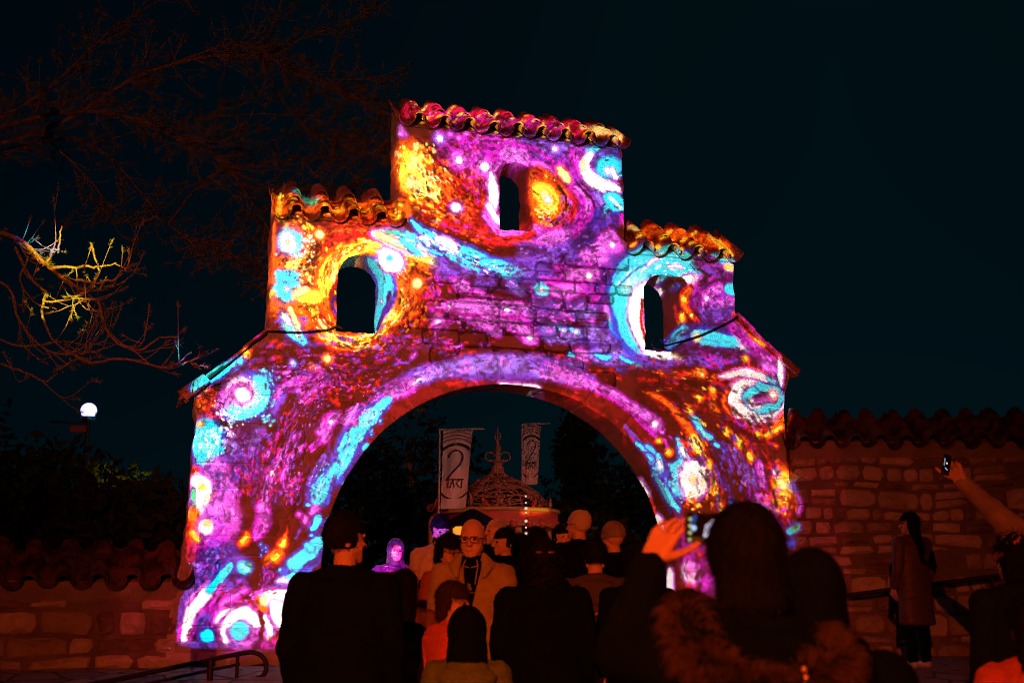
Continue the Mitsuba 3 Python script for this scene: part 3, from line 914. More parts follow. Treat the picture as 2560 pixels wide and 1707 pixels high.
Q 50 100 10:-1346 7338 135 -969 7369 136 -400 7365 139 477 7351 142 927 7359 144
M 60 80 10:-884 7307 79 -543 7318 80 108 7322 81 701 7317 83
P 60 70 10:-255 7191 51 774 7206 53
Y 40 100 10:-1197 7206 33 -1155 7251 28
Y 40 100 10:-846 7189 33 -804 7235 29
Y 40 100 10:-534 7197 33 -491 7243 29
Y 40 100 10:-218 7189 34 -174 7236 29
Y 40 100 10:102 7197 34 146 7244 30
Y 40 100 10:411 7203 34 456 7250 30
Y 40 100 10:738 7196 35 784 7243 30
Y 40 100 10:1040 7200 35 1086 7248 30
y 50 100 10:-1278 7410 28 -1195 7467 29
y 50 100 10:-357 7420 29 -271 7478 29
y 50 100 10:-900 7442 29 -815 7499 29
y 50 100 10:-9 7359 30 79 7417 30
y 50 100 10:285 7364 30 374 7422 30
y 50 100 10:626 7329 30 716 7388 30
y 40 100 10:1002 7367 84 1383 7336 100
y 40 100 10:1443 7267 84
W 50 100 10:-1450 6995 42
m 50 100 10:-1452 7066 42 -1422 6969 42
~Q,K,M,Y,r,m 128 130 10 35 18:-1360 7322 -400 7350 776 7356
O 25 100 0:-2935 5962 135 -2336 5976 137 -1416 5996 141
~K,r 106 170 10 43 20:-2894 5966 -2194 5975 -1431 5987
Y 50 100 10:-2926 6080 36 -2887 5792 35
~Y,O 107 110 14 40 16:-2866 5962 -2194 5975 -1431 5987
G 50 100 10:-2707 6146 43 -2478 6021 43
Y 60 100 10:-2945 4827 41
O 70 80 10:-2952 5684 28 -2937 4969 28
r 25 100 0:1562 5955 169 2277 5966 172 2985 5900 175
O 60 100 10:1780 6088 85 2411 6040 87 2941 5918 88
Y 40 100 10:1729 5943 32 1785 5960 28
Y 40 100 10:1618 5799 32 1674 5816 27
Y 40 100 10:1941 5795 32 1997 5813 28
Y 40 100 10:2032 5948 32 2089 5966 28
Y 40 100 10:2267 5802 32 2325 5819 28
Y 40 100 10:2337 5944 32 2395 5961 28
Y 40 100 10:2597 5798 32 2656 5816 28
Y 40 100 10:2467 5871 32 2525 5889 28
Y 40 100 10:2079 6109 32 2137 6127 28
Y 40 100 10:2431 6120 33 2489 6138 28
Y 40 100 10:2695 6059 33 2754 6077 28
Y 40 100 10:2810 6012 55 3003 5796 66
y 50 100 10:1576 6101 42 1714 6041 42
K0 2 100 0:-16 1644 2215
K0 2 100 0:-416 300 1815 -416 1700 1815
K0 2 100 0:384 300 1815 384 1700 1815
V 60 60 10:-1250 450 350 -750 600 450 -350 700 300
M 60 100 10:-1050 750 250 -550 750 250
m 60 100 5:-150 1200 160
m 50 100 5:-1000 850 100
W 30 100 3:1954 1991 25 1934 2087 50 1910 2182 50 1882 2275 50 1849 2367 50 1811 2457 20
W 30 100 3:1716 2644 25 1687 2692 50 1658 2739 50 1626 2785 50 1594 2831 50 1560 2875 20
R 30 100 3:1797 2489 20 1779 2527 40 1760 2564 40 1740 2601 40 1720 2638 40 1698 2674 16
W 30 100 3:1973 1435 25 1979 1504 50 1983 1574 50 1984 1644 50 1983 1714 50 1979 1784 20
R 30 100 3:1516 2930 15 1423 3033 30 1322 3130 30 1215 3220 30 1102 3302 30 984 3376 12
Y 30 100 3:-190 3636 12 -253 3630 25 -315 3622 25 -377 3611 25 -439 3599 25 -500 3585 10'''
INK = {'W': (255, 246, 250), 'C': (0, 206, 232), 'c': (125, 236, 244), 'B': (18, 62, 205), 'b': (26, 24, 135), 'V': (104, 54, 190), 'v': (146, 104, 232), 'P': (66, 14, 88),
       'M': (200, 26, 190), 'm': (230, 100, 236), 'R': (215, 24, 24), 'r': (60, 4, 11), 'K': (34, 4, 8), 'K0': (0, 0, 0), 'O': (255, 98, 14), 'Y': (255, 204, 52), 'y': (255, 236, 150), 'G': (30, 190, 120), 'Q': (255, 26, 96), 'd': (112, 8, 18)}
GLOW = {'C': 'B', 'c': 'C', 'W': 'm', 'Y': 'O', 'y': 'O', 'O': 'R', 'm': 'M', 'v': 'V', 'G': 'B'}      # the coloured fringe round a bright stroke
def ink(c):
    x = np.array(INK[c]) / 255.0
    return np.where(x < .04045, x / 12.92, ((x + .055) / 1.055) ** 2.4) * (1.0 if c in 'WyYCO' else .85)
def read_paint():
    rng, prims = np.random.default_rng(11), []
    for line in PAINT.strip().split('\n'):
        head, pts = line.split(':'); p = np.array(pts.split(), float) / 1000
        if head[0] == '~':
            cols, hw, n, s0, s1, st = head[1:].split(); cols = cols.split(','); hw, n, s0, s1, st = float(hw) / 1000, int(n), float(s0) / 1000, float(s1) / 1000, float(st) / 10
            p = p.reshape(-1, 2)
            if len(p) > 2: p = curve(np.c_[p, p[:, 0] * 0], 30)[:, :2]
            seg = np.linalg.norm(np.diff(p, axis=0), axis=1); cum = np.r_[0, np.cumsum(seg)]
            for _ in range(n):
                t = rng.random() * cum[-1]; i = min(np.searchsorted(cum, t, side='right') - 1, len(seg) - 1)
                u = (p[i + 1] - p[i]) / (seg[i] + 1e-9); c = p[i] + u * (t - cum[i]); nn = V(-u[1], u[0])
                c = c + nn * np.clip(rng.normal() * .55, -1.2, 1.2) * hw; r = s0 + (s1 - s0) * rng.random() ** 1.8
                ll = r * (st - 1) * rng.uniform(.3, 1.5); w = u + nn * rng.normal() * .18
                prims.append([*(c - w * ll), r * .8, *(c + w * ll), r, *ink(cols[rng.integers(len(cols))]), .95, rng.uniform(.6, 1), .4])
            continue
        col, soft, alpha, rough = head.split(); q = p.reshape(-1, 3)
        if len(q) > 2: q = curve(q, max(12, 4 * len(q)))
        rest = [*ink(col), .1 + float(soft) / 100, float(alpha) / 100, float(rough) / 10]
        if col in GLOW and rest[4] > .6 and rest[5] > .1:
            for a, b in zip(q[:max(1, len(q) - 1)], q[1:] if len(q) > 1 else q): prims.append([a[0], a[1], a[2] + .024, b[0], b[1], b[2] + .024, *ink(GLOW[col]), .8, .75, rest[5]])
        if len(q) == 1: prims.append([*q[0], *q[0], *rest])
        # a soft stroke is one shape: its segments carry the same number
        for a, b in zip(q[:-1], q[1:]): prims.append([*a, *b, *rest])
        # the brush leaves lighter and darker hairs along a broad stroke
        if col in ('r', 'd', 'K', 'K0', 'W', 'y', 'c') or rest[4] < .55 or rest[5] < .1 or q[:, 2].mean() < .03: continue
        L = np.linalg.norm(np.diff(q[:, :2], axis=0), axis=1).sum() + q[:, 2].mean(); n = int(min(40, 24 * L * q[:, 2].mean() * 2 / .05 * (.15 if col == 'C' else .8)))
        for _ in range(n):
            i = rng.integers(len(q)); c = q[i, :2]; u = (q[min(i + 1, len(q) - 1)] - q[max(i - 1, 0)])[:2] if len(q) > 1 else rng.normal(size=2); u = u / (np.linalg.norm(u) + 1e-9)
            c = c + V(-u[1], u[0]) * rng.uniform(-1, 1) * q[i, 2] * .95 + u * rng.normal() * .04; rr = rng.uniform(.006, .021); ll = rr * rng.uniform(.5, 3); k = ink(col)
            k = k * rng.uniform(.12, .5) if rng.random() < (.3 if col in 'CY' else .62) else np.minimum(1, k * 1.5 + .02)
            prims.append([*(c - u * ll), rr, *(c + u * ll), rr * .8, *k, .8, rng.uniform(.5, .95), .6])
    return np.array(prims, np.float32)
PR = read_paint()
S0, S1, Z0, Z1, CELL = -10.0, 6.0, .2, 9.2, .1
NX, NZ = int(round((S1 - S0) / CELL)), int(round((Z1 - Z0) / CELL))
def bin_paint():
    lists = [[] for _ in range(NX * NZ)]
    gx_, gz_ = S0 + (np.arange(NX) + .5) * CELL, Z0 + (np.arange(NZ) + .5) * CELL
    for k, (ax, az, ar, bx, bz, br, *_r) in enumerate(PR):
        m = max(ar, br) * (1 + .5 * _r[3]) + .075 * _r[5] + CELL * .72
        i0, i1 = np.searchsorted(gx_, min(ax, bx) - m), np.searchsorted(gx_, max(ax, bx) + m)
        j0, j1 = np.searchsorted(gz_, min(az, bz) - m), np.searchsorted(gz_, max(az, bz) + m)
        if i1 <= i0 or j1 <= j0: continue
        X, Z = np.meshgrid(gx_[i0:i1], gz_[j0:j1], indexing='ij'); dx, dz = bx - ax, bz - az; l2 = dx * dx + dz * dz + 1e-9
        t = np.clip(((X - ax) * dx + (Z - az) * dz) / l2, 0, 1)
        d = np.hypot(X - ax - t * dx, Z - az - t * dz)
        inner = (ar + (br - ar) * t) * (1 - _r[3]) - .075 * _r[5] - CELL * .75
        full = _r[4] > .995
        for (i, j) in zip(*np.nonzero(d < m)):
            L = lists[(i0 + i) * NZ + j0 + j]
            if full and d[i, j] < inner[i, j]: L.clear()      # wholly covered: what lies below is never seen
            L.append(k)
    n = np.array([len(x) for x in lists], np.uint32)
    return np.concatenate([np.array(x, np.uint32) for x in lists if x]), np.r_[0, np.cumsum(n)].astype(np.uint32)
LIST, START = bin_paint()
B_LIST, B_START = mi.UInt32(LIST), mi.UInt32(START)
B_PR = [mi.Float(np.ascontiguousarray(PR[:, k])) for k in range(12)]
dr.eval(B_LIST, B_START, B_PR)
def slide(p, n, uv):
    """What the slide lets through at the place that falls on (s, z) of the gateway's front."""
    s, z = S0 + mi.Float(uv.x) * (S1 - S0), Z0 + mi.Float(uv.y) * (Z1 - Z0)
    wx = .020 * (noise(s * 7.5, z * 7.5, 3.0) - .5) + .014 * (noise(s * 24, z * 24, 9.0) - .5) + .010 * (noise(s * 62, z * 62, 5.0) - .5)
    wz = .020 * (noise(s * 7.5, z * 7.5, 17.0) - .5) + .014 * (noise(s * 24, z * 24, 23.0) - .5) + .010 * (noise(s * 62, z * 62, 31.0) - .5)
    ci, cj = mi.UInt32(dr.clip((s - S0) / CELL, 0, NX - 1)), mi.UInt32(dr.clip((z - Z0) / CELL, 0, NZ - 1))
    cell = ci * NZ + cj
    k, end = dr.gather(mi.UInt32, B_START, cell), dr.gather(mi.UInt32, B_START, cell + 1)
    r, g, b = mi.Float(0) + s * 0, mi.Float(0) + s * 0, mi.Float(0) + s * 0
    def body(k, r, g, b):
        q = dr.gather(mi.UInt32, B_LIST, k)
        ax, az, ar, bx, bz, br, cr, cg, cb, soft, alpha, rough = [dr.gather(mi.Float, x, q) for x in B_PR]
        px, pz, dx, dz = s + wx * rough - ax, z + wz * rough - az, bx - ax, bz - az
        t = dr.clip((px * dx + pz * dz) / (dx * dx + dz * dz + 1e-9), 0, 1)
        rad = ar + (br - ar) * t
        d = dr.sqrt(dr.square(px - t * dx) + dr.square(pz - t * dz)) / dr.maximum(rad, 1e-4)
        x = dr.clip((1 + .5 * soft - d) / dr.maximum(1.5 * soft, .01), 0, 1)
        a = alpha * x * x * (3 - 2 * x)
        return k + 1, r + (cr - r) * a, g + (cg - g) * a, b + (cb - b) * a
    k, r, g, b = dr.while_loop((k, r, g, b), lambda k, r, g, b: k < end, body)
    grain = .90 + .20 * noise(s * 75, z * 75, 2.0) * (.6 + .8 * noise(s * 17, z * 17, 41.0))
    # between bright dabs the darker inks break up into blotches
    blot = .55 * noise(s * 12 + wz * 40, z * 12 + wx * 40, 51.0) + .45 * noise(s * 29, z * 29, 57.0)
    solid_ = smoothstep(.25, .55, g) + smoothstep(.55, .8, r) * .35
    grain = grain * dr.lerp(.36 + .80 * smoothstep(.30, .62, blot), 1.0, dr.minimum(solid_, 1))
    out = (s < S0 + .01) | (s > S1 - .01) | (z < Z0 + .01) | (z > Z1 - .01)
    grain = dr.select(out, 0, dr.minimum(grain, 1.15))
    return mi.Color3f(dr.minimum(r * grain, 1), dr.minimum(g * grain, 1), dr.minimum(b * grain, 1))
# the slide stands .3 m in front of the lamp, parallel to the gateway
PH, FR = 13.2, .30 / 13.2
sc_, zc_ = (S0 + S1) / 2, (Z0 + Z1) / 2
o_ = PROJ + (fw(sc_, zc_) - PROJ) * FR
projector = thing('slide_projector', 'grey slide projector on a mast behind the crowd', 'projector')
m_ = np.eye(4); m_[:3, 0], m_[:3, 1], m_[:3, 2], m_[:3, 3] = D_ * (S1 - S0) / 2 * FR, V(0, 0, 1) * (Z1 - Z0) / 2 * FR, N_ * .01, o_
scene[f'{projector}__slide'] = {'type': 'rectangle', 'to_world': T(m_), 'bsdf': {'type': 'thindielectric', 'int_ior': 1.05, 'specular_transmittance': proc(slide)}}
mat('housing_material', two(principled((.06, .06, .065), .6, .3)))
def open_box(w, hgt, dep, t=.012):
    """A housing open towards -z."""
    return join([box(t, hgt, dep, (-w / 2, 0, 0)), box(t, hgt, dep, (w / 2, 0, 0)), box(w + t, t, dep, (0, -hgt / 2 - t / 2, 0)), box(w + t, t, dep, (0, hgt / 2 + t / 2, 0)), box(w, hgt, t, (0, 0, dep / 2 - t / 2))])
w_, h_ = (S1 - S0) * FR - .004, (Z1 - Z0) * FR - .004
put('housing', moved(open_box(w_, h_, .42), frame(o_ + N_ * .18, D_, UPZ := V(0, 0, 1), N_)), 'housing_material', projector)
put('mast', tube([V(PROJ[0], PROJ[1], -.05), PROJ + V(0, 0, -.36)], .035), 'black_metal', projector)
put('foot', moved(rounded(.6, .6, .04, .01), frame(V(PROJ[0], PROJ[1], .02), V(1, 0, 0), V(0, 1, 0), V(0, 0, 1))), 'black_metal', projector)
put('shelf', box(.8, .8, .03, tuple(PROJ + V(0, 0, -.33))), 'black_metal', projector)
flood = thing('flood_lamp_stand', 'red stage flood lamp on a stand behind the crowd', 'lamp')
fd_ = (FLOOD_AIM - FLOOD) / np.linalg.norm(FLOOD_AIM - FLOOD); fx_ = np.cross(fd_, V(0, 0, 1)); fx_ /= np.linalg.norm(fx_)
put('housing', moved(open_box(.42, .42, .3), frame(FLOOD - fd_ * .06, fx_, np.cross(fx_, fd_), -fd_)), 'housing_material', flood)
put('pole', tube([V(FLOOD[0], FLOOD[1] - .15, -.05), V(FLOOD[0], FLOOD[1] - .15, FLOOD[2])], .025), 'black_metal', flood)
flood2 = thing('flood_lamp_stand', 'red flood lamp on a stand at the left, aimed up at the pine', 'lamp')
fd_ = (FLOOD2_AIM - FLOOD2) / np.linalg.norm(FLOOD2_AIM - FLOOD2); fx_ = np.cross(fd_, V(0, 0, 1)); fx_ /= np.linalg.norm(fx_)
put('housing', moved(open_box(.36, .36, .3), frame(FLOOD2 - fd_ * .06, fx_, np.cross(fx_, fd_), -fd_)), 'housing_material', flood2)
put('pole', tube([V(FLOOD2[0], FLOOD2[1] - .15, -.05), V(FLOOD2[0], FLOOD2[1] - .15, FLOOD2[2])], .025), 'black_metal', flood2)
# ------------------------------------------------------------------ ground
gx, gy = np.meshgrid(np.r_[-160, -60, -25, np.linspace(-12, 14, 53), 25, 60, 160], np.r_[-60, -25, -12, -6, np.linspace(-4, 18, 67), 22, 30, 50, 90, 160], indexing='ij')
gz = np.clip((gy - 6.5) * .1, 0, .62) + .012 * (meshkit.fbm(np.stack([gx * .8, gy * .8, gx * 0], -1), 3) - .5)
idx = np.arange(gx.size).reshape(gx.shape)
q = np.stack([idx[:-1, :-1], idx[1:, :-1], idx[1:, 1:], idx[:-1, 1:]], -1).reshape(-1, 4)
put('ground', (np.stack([gx, gy, gz], -1).reshape(-1, 3), q), 'paving_material', smooth=True)
tag('ground', 'dark paved ground that rises gently towards the lit gateway', 'ground', kind='structure')

# ------------------------------------------------------------------ stones: irregular polygons set proud of the mortar
def block(poly, depth, proud, rng, cham=.018, rough=.008):
    """One dressed stone of the outline poly (in s, z), its back at -depth, its face at +proud, edges worn."""
    p = poly.simplify(.004)
    if p.is_empty or p.geom_type != 'Polygon': return None
    out = np.array(p.exterior.coords)[:-1]
    if sg.polygon.LinearRing(p.exterior.coords).is_ccw is False: out = out[::-1]
    L = p.exterior.length; n = int(np.clip(L / .11, 8, 18))
    pts = np.array([p.exterior.interpolate(t * L / n).coords[0] for t in range(n)])
    a = .5 * np.sum(pts[:, 0] * np.roll(pts[:, 1], -1) - np.roll(pts[:, 0], -1) * pts[:, 1])
    if a < 0: pts = pts[::-1]
    c = pts.mean(0); d = c - pts; ln = np.linalg.norm(d, axis=1, keepdims=True) + 1e-9
    i1 = pts + d / ln * np.minimum(cham, ln * .3); i2 = pts + d * .5
    nz = lambda k: (rng.random(n) - .5) * rough * k
    v = np.vstack([np.c_[pts, np.full(n, -depth)], np.c_[pts, proud - cham * .8 + nz(.6)], np.c_[i1, proud + nz(1.)], np.c_[i2, proud + rough * .4 + nz(1.6)], [[*c, proud + rough * .5]]])
    f = []
    for k in range(3):
        for j in range(n):
            a0, a1 = k * n + j, k * n + (j + 1) % n
            f += [[a0, a1, a1 + n], [a0, a1 + n, a0 + n]]
    for j in range(n): f.append([3 * n + j, 3 * n + (j + 1) % n, 4 * n])
    return trimesh.Trimesh(v, f, process=False)
def rubble(region, s0, s1, z0, z1, rows, lens, gap, rng, wob=.03, corner=.25, skip=0.0):
    """Courses of irregular stones (polygons in s, z) that fill the region."""
    out, z, k = [], z0, 0
    while z < z1:
        h = rng.uniform(*rows); s = s0 - rng.uniform(0, lens[1])
        while s < s1:
            w = rng.uniform(*lens) * (1.25 if rng.random() < .2 else 1)
            if rng.random() >= skip:
                wv = lambda ss: wob * (2 * meshkit.noise(V(ss * 1.3, k * 7.7, .5)) - 1)
                wt = lambda ss: wob * (2 * meshkit.noise(V(ss * 1.3, (k + 1) * 7.7, .5)) - 1)
                a, b = s + gap / 2, s + w - gap / 2; t = rng.uniform(-.16, .16, 4) * min(h, w) * .9
                sub = rng.random() < .16 and h > .2
                zs = [(0, 1)] if not sub else [(0, .48), (.52, 1)]
                for u0, u1 in zs:
                    zb0, zt0 = z + wv(a) + gap / 2, z + h + wt(a) - gap / 2; zb1, zt1 = z + wv(b) + gap / 2, z + h + wt(b) - gap / 2
                    q = [(a + t[0] * .5, zb0 + (zt0 - zb0) * u0), (b + t[1] * .5, zb1 + (zt1 - zb1) * u0), (b + t[2] * .5, zb1 + (zt1 - zb1) * u1 - abs(t[2]) * .4), (a + t[3] * .5, zb0 + (zt0 - zb0) * u1 - abs(t[3]) * .4)]
                    g = sg.Polygon(q).buffer(0); r = corner * min(h * (u1 - u0), w) * rng.uniform(.5, 1.3) * .5
                    g = g.buffer(-r).buffer(r, quad_segs=3)
                    g = g.intersection(region)
                    if g.geom_type == 'MultiPolygon': g = max(g.geoms, key=lambda x: x.area)
                    if g.geom_type == 'Polygon' and g.area > .004 and g.buffer(-.012).area > .001: out.append(g)
            s += w
        z += h; k += 1
    return out

def cells(region, box_, size, stretch, gap, rng, corner=.3):
    """Random rubble: Voronoi cells of scattered points, longer than high, of mixed sizes."""
    x0, z0, x1, z1 = box_; pts = []; n = int((x1 - x0) / stretch * (z1 - z0) / size ** 2 * 1.0)
    for _ in range(n * 30):
        p = V(rng.uniform(x0, x1) / stretch, rng.uniform(z0, z1)); r = size * (.45 + 1.0 * meshkit.noise(V(p[0] * 2.2, p[1] * 2.2, 1.5)))
        if all(abs(p[0] - q[0]) + abs(p[1] - q[1]) * 1.1 > r for q in pts): pts.append(p)
        if len(pts) >= n * 1.6: break
    out = []
    for g in so.voronoi_diagram(sg.MultiPoint(pts)).geoms:
        g = sa.scale(g, stretch, 1, origin=(0, 0)); g = g.intersection(region)
        if g.geom_type != 'Polygon' or g.area < .006: continue
        r = corner * math.sqrt(g.area) * rng.uniform(.4, 1.0) * .5; g = g.buffer(-gap * rng.uniform(.35, .8) - r).buffer(r, quad_segs=3)
        if g.geom_type == 'Polygon' and g.area > .004: out.append(g)
    return out

# ------------------------------------------------------------------ roof tiles
def barrel(length, r0, r1, thick=.014, seg=8, up=True):
    """Half-round clay tile along +y, wide end r0 at y=0; up: the hump points to +z, else a trough."""
    g = np.linspace(0, np.pi, seg + 1); rows = []
    for y in (0, length / 2, length):
        r = r0 + (r1 - r0) * y / length
        rows.append(np.c_[np.cos(g) * r, np.full(seg + 1, y), np.sin(g) * r * 1.2])
    o = np.vstack(rows); i = np.vstack([np.c_[x[:, 0] * (1 - thick / r0), x[:, 1], x[:, 2] - thick * np.sin(g)] for x in rows])
    v, f, m = np.vstack([o, i]), [], seg + 1
    for k in range(2):
        for j in range(seg):
            a, b = k * m + j, k * m + j + 1
            f += [[a, a + m, b + m], [a, b + m, b]]; a, b = a + 3 * m, b + 3 * m; f += [[a, b + m, a + m], [a, b, b + m]]
    for k in (0, 2):
        for j in range(seg):
            a, b = k * m + j, k * m + j + 1; q = [[a, b, b + 3 * m], [a, b + 3 * m, a + 3 * m]]
            f += q if k == 0 else [x[::-1] for x in q]
    for j in (0, seg):
        for k in range(2):
            a, b = k * m + j, (k + 1) * m + j; q = [[a, b + 3 * m, b], [a, a + 3 * m, b + 3 * m]]
            f += q if j == 0 else [x[::-1] for x in q]
    mesh = trimesh.Trimesh(v, f, process=False)
    if not up: mesh.vertices[:, 2] *= -1; mesh.invert()
    return mesh
def tiled_roof(parent, name, base, along, out, width, run, slope, pitch, rows, rng, tile='clay_material', lift=.03, label=None, over=.12, first_up=False):
    """A lean-to roof of mission tiles. base: the eave's start at wall face; along, out: unit vectors; the roof falls towards out."""
    up = V(0, 0, 1); t = math.radians(slope)
    yv = -out * math.cos(t) + up * math.sin(t)              # up the slope
    zv = np.cross(along, yv); zv = zv if zv[2] > 0 else -zv
    L = run / math.cos(t) + over; eave = base + out * over - up * over * math.tan(t)
    bed = moved(box(width, L - over, .03, (width / 2, (L + over) / 2, -.035)), frame(eave, along, yv, zv))
    roof = put(name, bed, 'mortar_material', parent)
    if label: tag(roof, label)
    n = max(2, int(round(width / pitch))); pw = width / n; tl = L / rows + .07
    for r in range(rows):
        for k in range(2 * n + 1):
            trough = k % 2 == 0
            x = k * pw / 2; y = r * L / rows - .0 + rng.uniform(-.03, .03)
            w = pw * (.34 if trough else .30) * rng.uniform(.96, 1.04)
            m = barrel(tl, w, w * .86, up=not trough)
            z = (w * 1.2 + .0 if trough else .075) + rng.uniform(-.004, .006)
            tilt = trimesh.transformations.rotation_matrix(math.radians(-2.2 + rng.uniform(-1.8, 1.8)), [1, 0, 0]) @ trimesh.transformations.rotation_matrix(rng.uniform(-.06, .06), [0, 0, 1])
            mm = moved(m, tilt); mm.apply_translation([x, y, z + .012])
            put('tile', moved(mm, frame(eave, along, yv, zv)), tile if tile != 'clay_material' or rng.random() < .45 else f'clay_material_{int(rng.integers(2))}', roof, smooth=40)
    return roof

# ------------------------------------------------------------------ the stone gateway
gate = thing('stone_gateway', 'stepped stone gateway with round arch, three small windows and tiled tops, covered in projected colours', 'gateway')
rng = np.random.default_rng(7)
ACX, ACZ, AR, THICK = -.016, 1.644, 2.25, .56
left = [(-3.93, .2), (-3.90, .85), (-3.88, 1.15), (-3.84, 1.45), (-3.77, 2.0), (-3.745, 2.55), (-3.74, 3.0), (-3.70, 3.3), (-3.75, 3.45), (-3.765, 3.60)]
outline = left + [(-2.955, 4.34), (-2.945, 5.0), (-2.94, 5.80), (-1.455, 5.80), (-1.45, 6.4), (-1.462, 7.10), (1.512, 7.10), (1.515, 6.4), (1.515, 5.72), (3.07, 5.72), (3.06, 4.93),
                  (3.845, 4.24), (3.735, 3.9), (3.72, 3.45), (3.76, 2.9), (3.86, 2.3), (3.95, 1.0), (3.98, .2)]
def window_hole(s0, s1, z0, z1):
    r = (s1 - s0) / 2; g = np.linspace(0, np.pi, 15)
    return [(s0, z0), (s1, z0 + .015)] + [((s0 + s1) / 2 + r * math.cos(a), z1 - r * 1.02 + r * 1.02 * math.sin(a)) for a in g]
holes = [window_hole(-2.175, -1.615, 4.415, 5.385), window_hole(-.165, .275, 5.845, 6.765), window_hole(1.775, 2.295, 4.425, 5.44)]
g = np.linspace(0, np.pi, 49)
arch = [(ACX + AR * math.cos(a), ACZ + AR * math.sin(a)) for a in g] + [(ACX - AR - .0, 0), (ACX + AR, 0)]
solid = sg.Polygon(outline)
def ragged(poly, step, amp, rng):
    e = poly.exterior; n = int(e.length / step); p = []
    for k in range(n):
        x, y = e.interpolate(k * e.length / n).coords[0]; p.append((x + rng.normal() * amp, y + rng.normal() * amp))
    return sg.Polygon(p, [h.coords for h in poly.interiors])
shell = ragged(solid, .09, .008, rng).difference(sg.Polygon(arch).buffer(.004))
for h in holes: shell = shell.difference(ragged(sg.Polygon(h), .08, .006, rng))
if shell.geom_type != 'Polygon': shell = max(shell.geoms, key=lambda q: q.area)
core = trimesh.creation.extrude_polygon(shell, THICK, engine='earcut'); core.apply_translation([0, 0, -THICK])
wall = put('wall', moved(core, GATE), 'plaster_material', gate)
# voussoirs, each right through the wall
nv = 25
for k in range(nv):
    a0, a1 = math.pi * k / nv + .0046, math.pi * (k + 1) / nv - .0046
    ro = AR + .37 + rng.uniform(-.035, .04)
    ang = np.linspace(a0, a1, 4)
    pr = rng.uniform(.014, .026); ri = AR + rng.uniform(-.006, .004)
    front = [(ACX + ri * math.cos(a), ACZ + ri * math.sin(a)) for a in ang] + [(ACX + ro * math.cos(a), ACZ + ro * math.sin(a)) for a in ang[::-1]]
    v = np.array([(x, y, z) for z, ins in ((-THICK - .004, 0), (pr - .012, 0), (pr, .01)) for (x, y) in [np.array(p) + (np.mean(front, 0) - p) / np.linalg.norm(np.mean(front, 0) - p) * ins for p in front]])
    f = []
    for r_ in range(2):
        for j in range(8):
            b0, b1 = r_ * 8 + j, r_ * 8 + (j + 1) % 8; f += [[b0, b1, b1 + 8], [b0, b1 + 8, b0 + 8]]
    for base, fl in ((0, 1), (16, 0)):
        for j in range(3):
            t = [[base + j, base + j + 1, base + 6 - j], [base + j, base + 6 - j, base + 7 - j]]
            f += [x[::-1] for x in t] if fl else t
    put('voussoir', moved(trimesh.Trimesh(v, f, process=False), GATE), f'stone_material_{k % 3}', gate)
ring = sg.Point(ACX, ACZ).buffer(AR + .40, quad_segs=32)
block_out = so.unary_union([ring, sg.box(ACX - AR - .02, 0, ACX + AR + .02, ACZ)] + [sg.Polygon(h).buffer(.09) for h in holes])
mid = sg.box(-1.5, 3.2, 1.62, 5.62).intersection(solid.buffer(-.03)).difference(block_out).difference(sg.box(-2.9, 4.62, -1.2, 5.8)).difference(sg.Polygon([(-1.3, 5.05), (-1.3, 5.7), (.6, 5.7), (.2, 5.35), (-.6, 5.2)]))
legs = so.unary_union([sg.box(-3.95, .2, -1.6, 4.2), sg.box(1.6, .2, 3.98, 4.25)]).intersection(solid.buffer(-.02)).difference(block_out).difference(mid)
mid_stones = [q for q in rubble(mid, -2.5, 2.8, 3.1, 5.6, (.14, .26), (.22, .58), .024, rng, .045, .42) if min(q.centroid.x + 1.5, 1.62 - q.centroid.x) > rng.uniform(-.05, .75)]
bed = so.unary_union([q.buffer(.020) for q in mid_stones]).intersection(mid.buffer(-.004)).simplify(.003)
for q_ in getattr(bed, 'geoms', [bed]):
    if q_.area > .01: put('mortar_bed', moved(trimesh.creation.extrude_polygon(q_, .006, engine='earcut'), GATE @ trimesh.transformations.translation_matrix([0, 0, -.003])), 'joint_material', wall)
stones = mid_stones + rubble(legs, -4, 4, .25, 4.3, (.26, .52), (.4, 1.2), .008, rng, .06, .12)
for k, s in enumerate(stones):
    b = block(s, .05, rng.uniform(.014, .032) if s.area < .12 else rng.uniform(.010, .020), rng, .014)
    if b is not None: put('stone', moved(b, GATE), f'stone_material_{int(rng.integers(0, 3))}', wall)
# plain dressed sills and window surrounds of the photograph
for (s0, s1, z) in ((-2.22, -1.57, 4.40), (-.21, .32, 5.83), (1.72, 2.35, 4.41)):
    put('sill', moved(rounded(s1 - s0, .075, THICK - .02, .012), GATE @ frame(V((s0 + s1) / 2, z - .034, -THICK / 2 + .018), V(1, 0, 0), V(0, 1, 0), V(0, 0, 1))), 'plaster_material', gate, smooth=40)
UPV = V(0, 0, 1)
tiled_roof(gate, 'roof', fw(-1.41, 7.115), D_, N_, 2.88, .66, 34, .335, 3, rng, label='long clay tiled top of the gateway tower')
tiled_roof(gate, 'roof', fw(-2.88, 5.80), D_, N_, 1.36, .62, 36, .335, 3, rng, label='clay tiled top left of the tower')
tiled_roof(gate, 'roof', fw(1.58, 5.72), D_, N_, 1.42, .62, 36, .335, 3, rng, label='clay tiled top right of the tower')
# the wedge of masonry under each tiled top
for s0, s1, z, sl in ((-1.455, 1.51, 7.09, 34), (-2.935, -1.46, 5.79, 36), (1.52, 3.065, 5.71, 36)):
    d = THICK + .02; w = sg.Polygon([(0, 0), (d, 0), (d, d * math.tan(math.radians(sl)) - .0), (0, 0.0)])
    m = trimesh.creation.extrude_polygon(w, s1 - s0, engine='earcut')
    put('gable', moved(m, frame(fw(s0, z, .0), -N_, UPV, D_)), 'plaster_material', gate)
